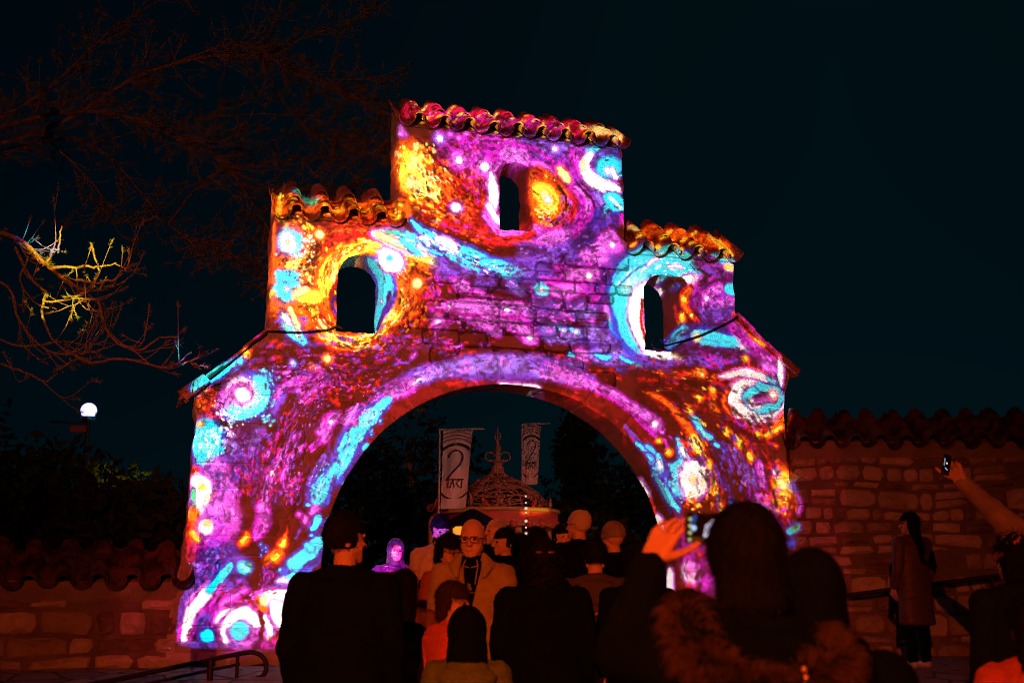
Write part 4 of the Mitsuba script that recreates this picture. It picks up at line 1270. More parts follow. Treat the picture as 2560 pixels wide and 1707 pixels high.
# sloping shoulders with flat coping slabs
for (s0, z0), (s1, z1) in (((-3.89, 3.52), (-2.97, 4.345)), ((3.90, 4.195), (3.07, 4.94))):
    a, b = V(s0, z0), V(s1, z1); u = (b - a) / np.linalg.norm(b - a); L = np.linalg.norm(b - a); nrm = V(-u[1], u[0]) if s0 < 0 else V(u[1], -u[0]); n = 4
    cop = numbered(f'{gate}__coping'); TAKEN.add(cop)
    for k in range(n):
        c = a + u * L * (k + .5) / n + nrm * (.02 + .016 * ((k % 2)))
        m = moved(rounded(L / n + .05, .030, THICK + .14, .008), GATE @ frame(V(*c, -THICK / 2 + .01), V(*u, 0), V(*nrm, 0), np.cross(V(*u, 0), V(*nrm, 0))))
        put('slab', m, 'clay_material', cop, smooth=40)
    end = moved(barrel(.34, .13, .11), GATE @ frame(V(s0 + (.05 if s0 < 0 else -.05), z0 - .02, .04), V(*nrm, 0) * 0 + V(0, 0, 1), V(*u, 0), np.cross(V(0, 0, 1), V(*u, 0)) * (1 if s0 < 0 else -1)))
    put('end_tile', end, 'clay_material', cop, smooth=40)
# cables slung across the front
def cable(label, pts, r=.013):
    k = put('cable', tube(curve(pts, 40), r, 6), 'cable_material', smooth=True); tag(k, label, 'cable', 'cables on the gateway')
cable('black cable running from the left edge of the gateway to the left window', [fw(-3.02, 4.345, -.2), fw(-2.97, 4.36, .05), fw(-2.6, 4.375, .04), fw(-2.3, 4.42, .04), fw(-2.16, 4.47, .03), fw(-1.95, 4.44, -.2), fw(-1.7, 4.45, -.5)])
coil = [fw(1.93 + .07 * math.cos(a), 4.50 + .075 * math.sin(a), .04 + .002 * a) for a in np.linspace(0, 4 * math.pi, 26)]
cable('black cable coiled in the right window and stretched to the right shoulder', coil + [fw(2.05, 4.49, .05), fw(2.5, 4.64, .05), fw(2.9, 4.83, .05), fw(3.08, 4.94, .04), fw(3.12, 4.95, -.3)])
# ------------------------------------------------------------------ rubble walls left and right of the gateway
mat('wall_mortar', two(bumped(principled(proc(stone_fn((.13, .11, .09), (.24, .21, .18), 1.4)), .95, .1), stone_bump, .014)))
mat('wall_stone_0', two(bumped(principled(proc(stone_fn((.13, .10, .08), (.28, .24, .19))), .95, .1), stone_bump, .014)))
mat('wall_stone_1', two(bumped(principled(proc(stone_fn((.46, .42, .36), (.68, .62, .55))), .95, .1), stone_bump, .014)))
def side_wall(label, a, b, z0, ztop, depth, seed, rows, lens, roof_pitch, groups):
    """A wall from a to b (ground points, left to right seen from the front), with stones set in mortar, a plastered band and a tiled top."""
    rng = np.random.default_rng(seed)
    u = V(*(b - a), 0); L = np.linalg.norm(u); u /= L; out = V(u[1], -u[0], 0); fr = frame(V(*a, 0), u, V(0, 0, 1), out)
    w = thing('rubble_wall', label, 'wall', groups)
    put('mortar', moved(box(L, ztop - z0, depth, (L / 2, (ztop + z0) / 2, -depth / 2)), fr), 'wall_mortar', w)
    region = sg.box(.02, z0, L - .02, ztop - .17)
    for g in rubble(region, -.2, L, z0 - .05, ztop, rows, lens, .03, rng, .085, .40, .04):
        b_ = block(g, .05, rng.uniform(.02, .07), rng, .024, .034)
        if b_ is not None: put('stone', moved(b_, fr), f'stone_material_{int(rng.integers(0, 4))}' if rng.random() < .6 else f'wall_stone_{int(rng.integers(2))}', w)
    # plastered band under the tiles, bulging between the tile ends
    n = int(L / .06); xs = np.linspace(0, L, n); prof = []
    for k, (zz, hh) in enumerate(((ztop - .19, .005), (ztop - .12, .035), (ztop - .03, .05), (ztop + .03, .04))):
        prof.append(np.c_[xs, zz + .03 * (meshkit.noise(np.c_[xs * 2, xs * 0 + k, xs * 0]) - .5), hh + .03 * meshkit.noise(np.c_[xs * 5, xs * 0 + 3 * k, xs * 0 + 4])])
    v = np.vstack(prof); i = np.arange(3 * n).reshape(3, n)[:, :-1].ravel(); f = np.vstack([np.c_[i, i + 1, i + n + 1], np.c_[i, i + n + 1, i + n]])
    put('band', moved(trimesh.Trimesh(v, f, process=False), fr), 'mortar_material', w, smooth=True)
    tiled_roof(w, 'roof', V(*a, ztop + .02), u, out, L, depth * .9, 34, roof_pitch, 2, rng, tile='old_tile_material', over=.14)
    put('roof_back', moved(box(L, .34, .04, (L / 2, ztop + .12, -depth + .03)), fr), 'mortar_material', w)
    return w
side_wall('low rubble wall with tiled top left of the gateway, dim red', V(-6.6, 12.55), V(-3.62, 13.42), .0, 1.50, .5, 3, (.10, .30), (.16, .66), .33, None)
side_wall('tall rubble wall with tiled top right of the gateway, dim red', V(3.62, 15.62), V(8.2, 15.42), .3, 3.28, .6, 5, (.08, .27), (.12, .52), .33, None)

# ------------------------------------------------------------------ handrails
def rail(label, bars, r=.022):
    k = thing('handrail', label, 'handrail')
    for name, pts, rr in bars: put(name, tube(curve(pts, 30), rr, 8), 'black_metal', k, smooth=True)
    return k
p = lambda x, y, Y: at(x, y, Y)
hr = [p(-60, 1752, 10.6), p(120, 1728, 11.2), p(260, 1704, 11.6), p(520, 1649, 12.2), p(600, 1633, 12.35), p(636, 1630, 12.4), p(660, 1645, 12.4), p(666, 1670, 12.4), p(655, 1690, 12.4), p(640, 1694, 12.4)]
rail('black metal handrail with a hooked end in front of the left leg of the gateway', [('bar', hr, .024), ('bar', [x - V(0, 0, .10) for x in hr[:5]], .016), ('post', [p(527, 1645, 12.2), V(*p(527, 1645, 12.2)[:2], .3)], .03), ('post', [p(594, 1636, 12.33), V(*p(594, 1636, 12.33)[:2], .3)], .018)])
hr2 = [p(2085, 1492, 15.15), p(2250, 1470, 15.1), p(2480, 1440, 15.05), p(2640, 1418, 15.0)]
rail('dark handrail along the tall right wall, behind the long-haired girl', [('bar', hr2, .026)] + [('post', [x, x - V(0, 0, .7)], .018) for x in (hr2[0], hr2[2])])

# ------------------------------------------------------------------ globe street lamp beyond the left wall
LP = at(222, 1026, 31.0)
lamp = thing('street_lamp', 'white globe street lamp glowing above the dark trees on the left', 'street lamp')
mat('lamp_metal', two(principled((.05, .05, .055), .5, .4)))
g_ = ball(.205, sub=3); g_.vertices[:, 2] *= .98; cut = g_.vertices[:, 2] < -.135; g_.vertices[cut, 2] = -.135
k_ = put('globe', moved(g_, frame(LP, V(1, 0, 0), V(0, 1, 0), V(0, 0, 1))), None, lamp, smooth=True)
scene[k_]['emitter'] = {'type': 'area', 'radiance': rgb(1.0, .98, 2.6), 'sampling_weight': .15}
put('collar', moved(trimesh.creation.cylinder(radius=.15, height=.10, sections=20), frame(LP - V(0, 0, .21), V(1, 0, 0), V(0, 1, 0), V(0, 0, 1))), 'lamp_metal', lamp, smooth=40)
for s in (-1, 1): put('bracket', tube([LP + V(s * .2, -.02, -.05), LP + V(s * .17, -.02, -.26)], .012), 'lamp_metal', lamp)
put('pole', tube([LP - V(0, 0, .25), V(LP[0], LP[1], .3)], .05), 'lamp_metal', lamp)
put('arm', tube([LP - V(0, 0, .3), LP - V(.95, 0, .3)], .03), 'lamp_metal', lamp)
sb = at(195, 1072, 30.6)
k = put('signboard', moved(rounded(.42, .05, .17, .012), frame(sb, V(1, 0, 0), V(0, 1, 0), V(0, 0, 1))), mat('sign_red', two(principled((.55, .16, .16), .6, .3)))); tag(k, 'dull red signboard hung under the globe street lamp', 'sign')

# ------------------------------------------------------------------ trees
def leaf_cloud(center, radii, n, size, rng, lumps=9):
    cs = [center + V(*rng.normal(size=3)) * .45 * radii for _ in range(lumps)]
    P = np.array([cs[rng.integers(lumps)] + (lambda d: d / np.linalg.norm(d))(rng.normal(size=3)) * radii * .5 * rng.uniform(.5, 1.05) for _ in range(n)])
    a = rng.normal(size=(n, 3)); a /= np.linalg.norm(a, axis=1, keepdims=True); b = np.cross(a, rng.normal(size=(n, 3))); b /= np.linalg.norm(b, axis=1, keepdims=True)
    s = size * rng.uniform(.5, 1.3, (n, 1)); v = np.stack([P - a * s, P + b * s * .45, P + a * s, P - b * s * .45], 1).reshape(-1, 3)
    i = np.arange(n)[:, None] * 4; return (v, np.vstack([np.hstack([i, i + 1, i + 2]), np.hstack([i, i + 2, i + 3])]))
def dark_tree(label, x, y, Y, height, rad, seed, group, slim=False):
    rng = np.random.default_rng(seed); top = at(x, y, Y); base = V(top[0], top[1], .4); h = top[2] - .4
    k = thing('cypress_tree' if slim else 'dark_tree', label, 'tree', group)
    put('trunk', tube([base, base + V(.1, 0, h * .35), base + V(0, .1, h * .75)], [.16, .12, .05], 7), 'bark_material', k)
    R = V(rad, rad, h * .46) * (1 if not slim else V(.5, .5, 1.0))
    put('crown', leaf_cloud(base + V(0, 0, h * .58), R, 2600, .16, rng, 14), 'leaf_material', k)
for j, (x, y, Y, r) in enumerate([(60, 1120, 24, 2.2), (225, 1150, 27, 2.4), (360, 1190, 22, 2.0), (430, 1230, 25, 1.6), (-60, 1060, 26, 2.6)]):
    dark_tree(('dark leafy tree at the left edge beyond the low wall', 'dark leafy tree right under the globe lamp', 'dark leafy tree midway between the globe lamp and the gateway', 'dark leafy tree touching the left edge of the gateway', 'tall dark tree farthest left beyond the low wall')[j], x, y, Y, 5, r, 40 + j, 'dark trees beyond the left wall')
for j, (x, y, Y, r) in enumerate([(905, 1060, 33, 3.0), (1000, 1130, 36, 3.0), (1475, 1130, 38, 2.6), (1560, 1210, 34, 2.6)]):
    dark_tree(('dark tree seen through the arch at its left side', 'dark tree behind the left banner', 'dark tree just right of the right banner', 'dark tree seen through the arch at its right side')[j], x, y, Y, 6, r, 60 + j, 'dark trees seen through the arch')
dark_tree('slim dark cypress seen through the arch right of the kiosk', 1445, 1060, 37, 7, 1.5, 70, None, True)

def needle_tuft(c, d, rng, n=16, L=.12, w=.004):
    """A pine tuft: thin blades round the twig's end."""
    d = d / (np.linalg.norm(d) + 1e-9); out = d[None] * .7 + rng.normal(size=(n, 3)) * .55; out /= np.linalg.norm(out, axis=1, keepdims=True)
    l = L * rng.uniform(.6, 1.1, (n, 1)); side = np.cross(out, rng.normal(size=(n, 3))); side /= np.linalg.norm(side, axis=1, keepdims=True)
    b = c + d * rng.uniform(-.06, .02, (n, 1)); return np.stack([b - side * w, b + side * w, b + out * l], 1).reshape(-1, 3)
def pine(label, trunk_pts, limbs, seed, twigs=9, tuft=.12, tufts=2.0, trunk_r=.2, lift=.10):
    rng = np.random.default_rng(seed); k = thing('pine_tree', label, 'tree')
    put('trunk', tube(curve(trunk_pts, 20), np.linspace(trunk_r, trunk_r * .4, len(curve(trunk_pts, 20))), 10), 'bark_material', k, smooth=True)
    tw, nd = [], []
    for pts, r0 in limbs:
        c = curve(pts, 26); r = np.linspace(r0, max(.007, r0 * .22), len(c))
        j = np.cumsum(rng.normal(size=c.shape) * .006, 0); j[:, :] -= np.linspace(0, 1, len(c))[:, None] * j[-1] * .5
        put('limb', tube(c + j, r, 6), 'bark_material', k, smooth=True); c = c + j
        L = np.linalg.norm(np.diff(c, axis=0), axis=1).sum()
        for _ in range(int(twigs * L)):
            i = int(rng.integers(4, len(c) - 1)); t = c[min(i + 1, len(c) - 1)] - c[i - 1]; t /= np.linalg.norm(t)
            d = t * rng.uniform(.5, 1.1) + rng.normal(size=3) * .55; d /= np.linalg.norm(d); ll = rng.uniform(.25, .85) * (1.1 - .4 * i / len(c))
            q = [c[i], c[i] + d * ll * .5 + V(0, 0, -.05 * ll), c[i] + d * ll + V(0, 0, lift * ll) + rng.normal(size=3) * .05]; q = curve(q, 8)
            tw.append(tube(q, np.linspace(.0065, .0025, len(q)), 4, False)); ends = [(q[-1], q[-1] - q[-2])]
            for _ in range(int(rng.integers(1, 4))):
                m = int(rng.integers(2, len(q))); e = q[m] - q[m - 1]; e = e / np.linalg.norm(e) + rng.normal(size=3) * .6; e /= np.linalg.norm(e); w = q[m] + e * rng.uniform(.1, .3)
                tw.append(tube([q[m], (q[m] + w) / 2 + V(0, 0, -.015), w], [.005, .004, .0025], 3, False)); ends.append((w, e))
            for c_, d_ in ends:
                if rng.random() < tufts / 2.0: nd.append(needle_tuft(c_, d_, rng, 22, tuft))
    t = put('twig', join(tw), 'twig_material', k); tag(t, kind='stuff')
    v = np.vstack(nd); t = put('needle', (v, np.arange(len(v)).reshape(-1, 3)), 'needle_material', k); tag(t, kind='stuff')
def P(Y, *xy): return [at(x, y, Y + dy) for x, y, dy in xy]
# the big pine: its limbs reach in from the upper left, behind the gateway's left side
pine('big dark pine with bare drooping branches across the upper left sky', P(17, (-420, 2100, 0), (-330, 900, 0), (-260, 200, 0), (-200, -400, 0)), [
    (P(17, (-300, 420, 0), (100, 330, -.6), (370, 180, -.8), (640, 140, -.4), (860, 230, -.2), (985, 290, 0)), .040),
    (P(17, (-300, 420, 0), (60, 260, .3), (300, 60, .5), (520, -60, .7)), .034),
    (P(17, (-300, 420, 0), (80, 300, -.8), (330, 300, -1.0), (560, 420, -.6), (700, 640, -.3), (690, 690, -.2)), .034),
    (P(17, (-300, 500, 0), (0, 380, .2), (230, 360, .3), (420, 560, .4), (520, 610, .4), (665, 680, .5)), .030),
    (P(17, (230, 360, .3), (460, 300, .2), (740, 290, 0), (850, 340, 0), (1000, 372, 0)), .014),
    (P(17, (370, 180, -.8), (600, 110, -.6), (760, 190, -.4), (980, 200, -.3)), .018),
    (P(17, (420, 560, .4), (520, 440, .3), (640, 410, .2), (800, 390, .1), (900, 450, 0)), .018),
    (P(17, (330, 300, -1), (480, 350, -.9), (600, 330, -.9), (660, 210, -.8)), .018),
    (P(17, (640, 140, -.4), (800, 80, -.3), (930, 20, -.2)), .016), (P(17, (520, 440, .3), (640, 540, .3), (620, 640, .3)), .014),
    (P(17, (100, 330, -.6), (240, 470, -.5), (290, 560, -.5), (400, 500, -.4)), .018), (P(17, (640, 140, -.4), (690, 40, -.4), (720, -60, -.4)), .018),
    (P(17, (700, 250, -.2), (780, 330, -.2), (905, 385, -.2), (985, 360, -.2)), .013), (P(17, (560, 420, -.6), (720, 470, -.4), (830, 470, -.2), (900, 455, 0)), .014),
], 21, 13, .11, 1.7, .24)
# the nearer pine whose lower branches catch the edge of the projection
pine('nearer pine branches at the far left, their tips lit yellow by the projector', P(12.2, (-520, 2050, 0), (-330, 1200, 0), (-140, 640, 0), (-40, 200, .2)), [
    (P(12.2, (-140, 560, 0), (40, 600, -.2), (130, 680, -.3), (185, 715, -.3), (215, 730, -.3)), .030), (P(12.2, (120, 668, -.3), (215, 665, -.2), (255, 662, -.2), (290, 650, -.2)), .016),
    (P(12.2, (190, 703, -.3), (235, 706, -.3), (275, 703, -.3), (300, 688, -.3), (325, 660, -.3)), .014), (P(12.2, (130, 680, -.3), (180, 716, -.3), (240, 730, -.3), (290, 715, -.3), (330, 690, -.3)), .014),
    (P(12.2, (40, 620, -.2), (80, 700, -.3), (115, 735, -.3), (120, 760, -.3), (190, 752, -.3), (240, 748, -.3), (300, 725, -.3)), .016), (P(12.2, (115, 735, -.3), (112, 780, -.3), (130, 830, -.3), (165, 870, -.3), (178, 885, -.3)), .014),
    (P(12.2, (-140, 640, 0), (20, 720, .2), (50, 790, .2), (90, 850, .1), (150, 885, 0), (240, 880, 0), (320, 850, 0)), .018), (P(12.2, (-140, 760, 0), (20, 850, .2), (120, 850, .2), (170, 850, .1), (260, 860, 0)), .013),
    (P(12.2, (178, 885, -.3), (230, 910, -.3), (320, 905, -.3), (420, 920, -.3), (480, 880, -.3)), .018), (P(12.2, (240, 748, -.3), (265, 820, -.3), (300, 860, -.3), (350, 880, -.3), (400, 850, -.3), (450, 845, -.3)), .018),
    (P(12.2, (120, 660, -.3), (140, 620, -.3), (150, 610, -.3), (155, 560, -.3)), .015), (P(12.2, (230, 612, -.3), (245, 640, -.3), (250, 680, -.3), (220, 718, -.3)), .012), (P(12.2, (-60, 880, 0), (60, 920, 0), (120, 945, 0), (170, 900, 0)), .015),
    (P(12.2, (-140, 500, .3), (60, 620, .2), (50, 700, .2), (90, 760, .2), (140, 770, .2)), .013)], 33, 3.2, .05, 2.0, .2, .4)
# ------------------------------------------------------------------ seen through the arch: kiosk with a wrought dome, banners, string of lights
KY = 24.0; KB = at(1242, 1310, KY); kx, kw = KB[0], 1.12
def kz(y): return at(1210, y, KY)[2]
kiosk = thing('ornate_kiosk', 'round ornate kiosk with a wrought twig dome and scrolled finial, lit warm from inside', 'kiosk')
mat('ochre_paint', two(principled(proc(lambda p, n, uv: mix((.35, .20, .07), (.50, .33, .14), fbm(p.x * 8, p.y * 8, p.z * 8, 3))), .7, .3)))
mat('red_paint', two(principled((.50, .10, .06), .6, .3))); mat('wrought_metal', two(principled((.34, .19, .12), .6, .4)))
mat('painted_panel', two(principled(proc(lambda p, n, uv: mix((.12, .16, .26), (.50, .38, .34), smoothstep(.35, .65, fbm(p.x * 9, p.y * 9, p.z * 9, 4)))), .7, .3)))
zc0, zf = kz(1322), kz(1275)
kc = V(kx, KY + 1.0, 0)
for a in np.linspace(0, 2 * np.pi, 8, endpoint=False):
    q = kc + V(math.cos(a + .39) * kw, math.sin(a + .39) * kw, 0); put('post', tube([q + V(0, 0, .5), q + V(0, 0, zf)], .07, 8), 'ochre_paint', kiosk, smooth=40)
u = np.linspace(0, 2 * np.pi, 49)
fas = trimesh.creation.annulus(kw * .97, kw * 1.12, .26, sections=40); put('fascia', moved(fas, frame(kc + V(0, 0, zf - .13), V(1, 0, 0), V(0, 1, 0), V(0, 0, 1))), 'red_paint', kiosk, smooth=40)
for zz, rr in ((zf + .02, .05), (zf - .28, .035)): put('moulding', tube(np.c_[kc[0] + np.cos(u) * kw * 1.12, kc[1] + np.sin(u) * kw * 1.12, np.full(49, zz)], rr, 7, False), 'ochre_paint', kiosk, smooth=True)
for i in range(24):
    a = i * 2 * np.pi / 24; q = kc + V(math.cos(a) * kw * 1.13, math.sin(a) * kw * 1.13, zf - .27); put('scallop', ball(.085, q, 1), 'red_paint', kiosk, smooth=True)
counter = trimesh.creation.annulus(kw * .92, kw * 1.02, 1.05, sections=32); put('counter', moved(counter, frame(kc + V(0, 0, 1.05), V(1, 0, 0), V(0, 1, 0), V(0, 0, 1))), 'red_paint', kiosk, smooth=40)
put('back_panel', moved(rounded(1.1, .06, 1.3, .02), frame(V(kx + .48, KY + 1.0, kz(1335)), V(1, 0, 0), V(0, 1, 0), V(0, 0, 1))), 'painted_panel', kiosk, smooth=40)
gl = put('lamp_panel', moved(rounded(.62, .05, .24, .02), frame(V(at(1168, 1316, KY)[0], KY + .55, kz(1318)), V(1, 0, 0), V(0, 1, 0), V(0, 0, 1))), None, kiosk, smooth=40); scene[gl]['emitter'] = {'type': 'area', 'radiance': rgb(1.1, .36, .03), 'sampling_weight': .3}
um = m3.Manifold.cylinder(.30, .62, .05, 10); put('awning', moved(tm(um), frame(V(at(1182, 1285, KY)[0], KY - .25, kz(1312)), V(1, 0, 0), V(0, 1, 0), V(0, 0, 1))), 'dark_canvas' if 'dark_canvas' in scene else mat('dark_canvas', two(principled((.008, .012, .03), .9, .1))), kiosk, smooth=False)
dome = [(1.20, zf + .02), (1.17, zf + .25), (1.04, zf + .62), (.80, zf + .98), (.52, zf + 1.30), (.28, zf + 1.52), (.15, zf + 1.70), (.12, zf + 1.95)]
zt = kz(1062); sc__ = (zt - .75 - zf) / 1.95
dome = [(r * .86, zf + (z - zf) * sc__) for r, z in dome]
for i in range(12):
    a = i * np.pi / 6; put('rib', tube(curve([kc + V(math.cos(a) * r, math.sin(a) * r, z) for r, z in dome], 24), .022, 5), 'wrought_metal', kiosk, smooth=True)
for r, z in dome[1:7]: put('hoop', tube(np.c_[kc[0] + np.cos(u) * r, kc[1] + np.sin(u) * r, z + .02 * np.sin(5 * u)], .018, 5, False), 'wrought_metal', kiosk, smooth=True)
rk = np.random.default_rng(8); tw = []
def dome_r(z): return float(np.interp(z, [d[1] for d in dome], [d[0] for d in dome]))
for i in range(230):
    a0 = rk.uniform(0, 2 * np.pi); z0_ = rk.uniform(zf + .05, dome[5][1]); da, dz_ = rk.uniform(.25, .8) * rk.choice([-1, 1]), rk.uniform(-.25, .35); pts = []
    for t in np.linspace(0, 1, 7):
        a, z = a0 + da * t, np.clip(z0_ + dz_ * math.sin(t * 2.4), zf, dome[5][1]); r = dome_r(z) + .03 + .05 * math.sin(t * 3.1); pts.append(kc + V(math.cos(a) * r, math.sin(a) * r, z))
    tw.append(tube(curve(pts, 12), .011, 4, False))
tag(put('twig', join(tw), 'wrought_metal', kiosk, smooth=True), kind='stuff')
inner = trimesh.creation.revolve(np.array([(r * .88, z) for r, z in dome] + [(0, dome[-1][1])]), sections=24); put('dome_lining', moved(inner, frame(V(kc[0], kc[1], 0), V(1, 0, 0), V(0, 1, 0), V(0, 0, 1))), 'dark_canvas', kiosk, smooth=40)
fz = dome[-1][1]; fc = V(kc[0], kc[1], 0)
put('finial', moved(trimesh.creation.revolve(np.array([(0, fz - .1), (.13, fz - .1), (.10, fz + .05), (.15, fz + .1), (.06, fz + .16), (.06, fz + .34), (.09, fz + .38), (.05, fz + .44), (.03, fz + .55), (0, fz + .56)]), sections=14), frame(fc, V(1, 0, 0), V(0, 1, 0), V(0, 0, 1))), 'wrought_metal', kiosk, smooth=40)
for s in (-1, 1):
    th = np.linspace(0, 1.75 * np.pi, 20); put('scroll', tube(np.c_[kc[0] + s * (.06 + .10 - .10 * np.cos(th)), np.full(20, kc[1]), fz + .22 + .09 * np.sin(th)], .022, 5), 'wrought_metal', kiosk, smooth=True)
    put('leaf', tube(curve([fc + V(0, 0, fz + .52), fc + V(s * .06, 0, fz + .62), fc + V(s * .03, 0, fz + .72)], 8), [.02] * 3 + [.026] * 2 + [.012] * 3 if False else .018, 5), 'wrought_metal', kiosk, smooth=True)
put('leaf', tube([fc + V(0, 0, fz + .5), fc + V(0, 0, fz + .86)], [.022, .006], 6), 'wrought_metal', kiosk, smooth=True)
for i in range(14):                                             # curled leaves and rosettes along the eave
    a = np.pi + rk.uniform(.05, np.pi - .05) if i > 5 else rk.uniform(np.pi * 1.0, np.pi * 2); q = kc + V(math.cos(a) * kw * 1.14, math.sin(a) * kw * 1.14, zf + rk.uniform(.03, .10)); d = V(math.cos(a) * rk.uniform(-.3, .3), math.sin(a) * .3, 1); L = rk.uniform(.14, .34)
    m = tube(curve([q, q + d * L * .5 + V(rk.uniform(-.1, .1), 0, 0), q + d * L + V(rk.uniform(-.2, .2), -.05, -.04)], 9), np.array([.012, .03, .045, .05, .05, .045, .035, .02, .006][:len(curve([q, q, q], 9))]) if False else np.interp(np.linspace(0, 1, len(curve([q, q + d, q + d * 2], 9))), [0, .4, 1], [.012, .048, .005]), 5); put('leaf', m, 'wrought_metal' if i % 3 else 'red_paint', kiosk, smooth=True)
for x, y in ((1077, 1270), (1090, 1340)):
    c = at(x, y, KY - .1); th = np.linspace(0, 3.4 * np.pi, 30); put('scroll', tube(np.c_[c[0] + np.cos(th) * .085 * (1 - th / 14), np.full(30, c[1]), c[2] + np.sin(th) * .085 * (1 - th / 14)], .017, 5), 'ochre_paint', kiosk, smooth=True)
arch_ = curve([at(1078, 1400, KY - .2), at(1076, 1330, KY - .2), at(1083, 1292, KY - .2), at(1130, 1276, KY - .2), at(1240, 1273, KY - .2)], 24); put('entrance_arch', tube(arch_, .05, 6), 'ochre_paint', kiosk, smooth=True)

# banners
mat('banner_cloth', two(principled((.62, .54, .52), .85, .1))); mat('banner_ink', two(principled((.03, .025, .03), .8, .1))); mat('banner_grey', two(principled((.26, .22, .22), .85, .1))); mat('banner_pole', two(principled((.5, .42, .38), .5, .4)))
def stroke(pts, w): return sg.LineString(pts).buffer(w / 2, cap_style='flat', join_style='mitre')
BW, BH = 1.0, 2.75                                              # the printed cloth in its own measure (x right, y up)
two_ = [(.23, 1.77), (.27, 1.90), (.36, 2.00), (.50, 2.04), (.63, 2.0), (.72, 1.9), (.74, 1.77), (.71, 1.63), (.62, 1.5), (.40, 1.26), (.22, 1.03)]
ink_ = so.unary_union([stroke(curve([(*q, 0) for q in two_], 60)[:, :2], .052), stroke([(.14, 1.01), (.84, 1.01)], .045), stroke([(.25, 1.0), (.25, .72)], .04), stroke([(.34, .72), (.43, 1.0), (.50, .72)], .04), stroke([(.52, .72), (.52, .90)], .0001), stroke([(.69, 1.0), (.56, .87), (.70, .72)], .04), stroke([(.77, 1.0), (.77, .72)], .04)])
arcs = lambda R, w, c: so.unary_union([sg.Point(.5, c).buffer(R + w / 2, quad_segs=32).difference(sg.Point(.5, c).buffer(R - w / 2, quad_segs=32))])
clip = sg.box(0.01, .35, .99, 2.74)
inkb = so.unary_union([ink_, arcs(.72, .10, 1.54).intersection(sg.box(0, 1.6, 1, 2.75)), arcs(.66, .06, .98).intersection(sg.box(0, .2, 1, .75))]).intersection(clip)
inkg = so.unary_union([arcs(.80 + .12 * i, .075, 1.54).intersection(sg.box(0, 1.75, 1, 2.75)) for i in range(1, 6)]).intersection(clip).difference(inkb.buffer(.005))
def banner(label, x0, x1, ytop, ybot, Y, xp, ypole, arm, sway):
    k = thing('banner', label, 'banner', None); a, b = at(x0, ytop, Y), at(x1, ytop, Y); h = a[2] - at(x0, ybot, Y)[2]; w = b[0] - a[0]
    def bend(m, off):
        v = m.vertices.copy(); X, Yy = v[:, 0] / BW, v[:, 1] / BH; t = 1 - Yy
        wob = np.sin(X * 9 + t * 2) * .03 * w + np.sin(t * 5 + X * 3) * .05 * w * t
        m.vertices = np.c_[a[0] + (X * (1 - .16 * t * sway) - .05 * sway * t) * w, a[1] + wob - off - v[:, 2] * .01, a[2] - h * t + .04 * w * X * t * sway]; return m
    gxx, gyy = np.meshgrid(np.linspace(0, BW, 31), np.linspace(.0, BH, 81), indexing='ij'); ii = np.arange(gxx.size).reshape(gxx.shape); qq = np.stack([ii[:-1, :-1], ii[1:, :-1], ii[1:, 1:], ii[:-1, 1:]], -1).reshape(-1, 4)
    put('cloth', bend(trimesh.Trimesh(np.c_[gxx.ravel(), gyy.ravel(), 0 * gxx.ravel()], np.vstack([qq[:, [0, 1, 2]], qq[:, [0, 2, 3]]]), process=False), 0), 'banner_cloth', k, smooth=True)
    for nm, shape, mt, off in (('emblem', inkb, 'banner_ink', .022), ('arch_print', inkg, 'banner_grey', .022)):
        ms = [trimesh.creation.extrude_polygon(g_.segmentize(.05), .002, engine='earcut') for g_ in getattr(shape, 'geoms', [shape]) if g_.geom_type == 'Polygon' and g_.area > 1e-4]
        m = join([q for q in ms]); put(nm, bend(m, off), mt, k)
    pt, pb = at(xp, ypole, Y), at(xp, ypole, Y); put('pole', tube([V(*pt[:2], pt[2]), V(*pt[:2], .5)], .022, 7), 'banner_pole', k, smooth=True)
    put('arm', tube([pt, pt + V(arm, 0, .02)], .016, 6), 'banner_pole', k, smooth=True)
banner('pale banner reading 2 TAKT hanging left of the kiosk dome', 1108, 1181, 1076, 1272, 23.3, 1099, 1074, .88, 1)
banner('narrower slack banner hanging right of the kiosk dome', 1309, 1352, 1063, 1212, 26.4, 1305, 1060, .62, 1)
# string of small lights hanging right of the dome
sl = thing('string_light', 'vertical string of small white bulbs hanging right of the kiosk dome', 'string light')
c0 = at(1314, 1205, 22.5); put('wire', tube([c0 + V(0, 0, .5), at(1316, 1360, 22.5)], .005, 4), 'cable_material', sl)
bm = join([ball(.018 if y not in (1270, 1302, 1333) else .028, at(1314.5 + dx, y, 22.5), 1) for y, dx in ((1240, 0), (1256, .3), (1270, .5), (1281, .4), (1302, .6), (1318, .5), (1333, .7), (1345, .8))]); q = put('bulb', bm, None, sl); scene[q]['emitter'] = {'type': 'area', 'radiance': rgb(.9, .7, .55), 'sampling_weight': .05}

# a lamp on a post in the square beyond the gateway, hidden behind its right leg
PLP = V(3.3, 18.3, 4.4); PLA = V(-.6, 25, 3.2)
scene['square_lamp_light'] = lamp_spot(PLP, PLA, [38.0, 11.5, 9.0], 50.0, 30.0, 1.0)
sq = thing('square_lamp', 'lamp head on a post in the square beyond the gateway', 'lamp'); ld = (PLA - PLP) / np.linalg.norm(PLA - PLP); lx = np.cross(ld, V(0, 0, 1)); lx /= np.linalg.norm(lx)
put('head', moved(open_box(.36, .36, .26), frame(PLP - ld * .06, lx, np.cross(lx, ld), -ld)), 'housing_material', sq)
put('post', tube([V(PLP[0], PLP[1] - .12, .5), V(PLP[0], PLP[1] - .12, PLP[2])], .03), 'black_metal', sq)
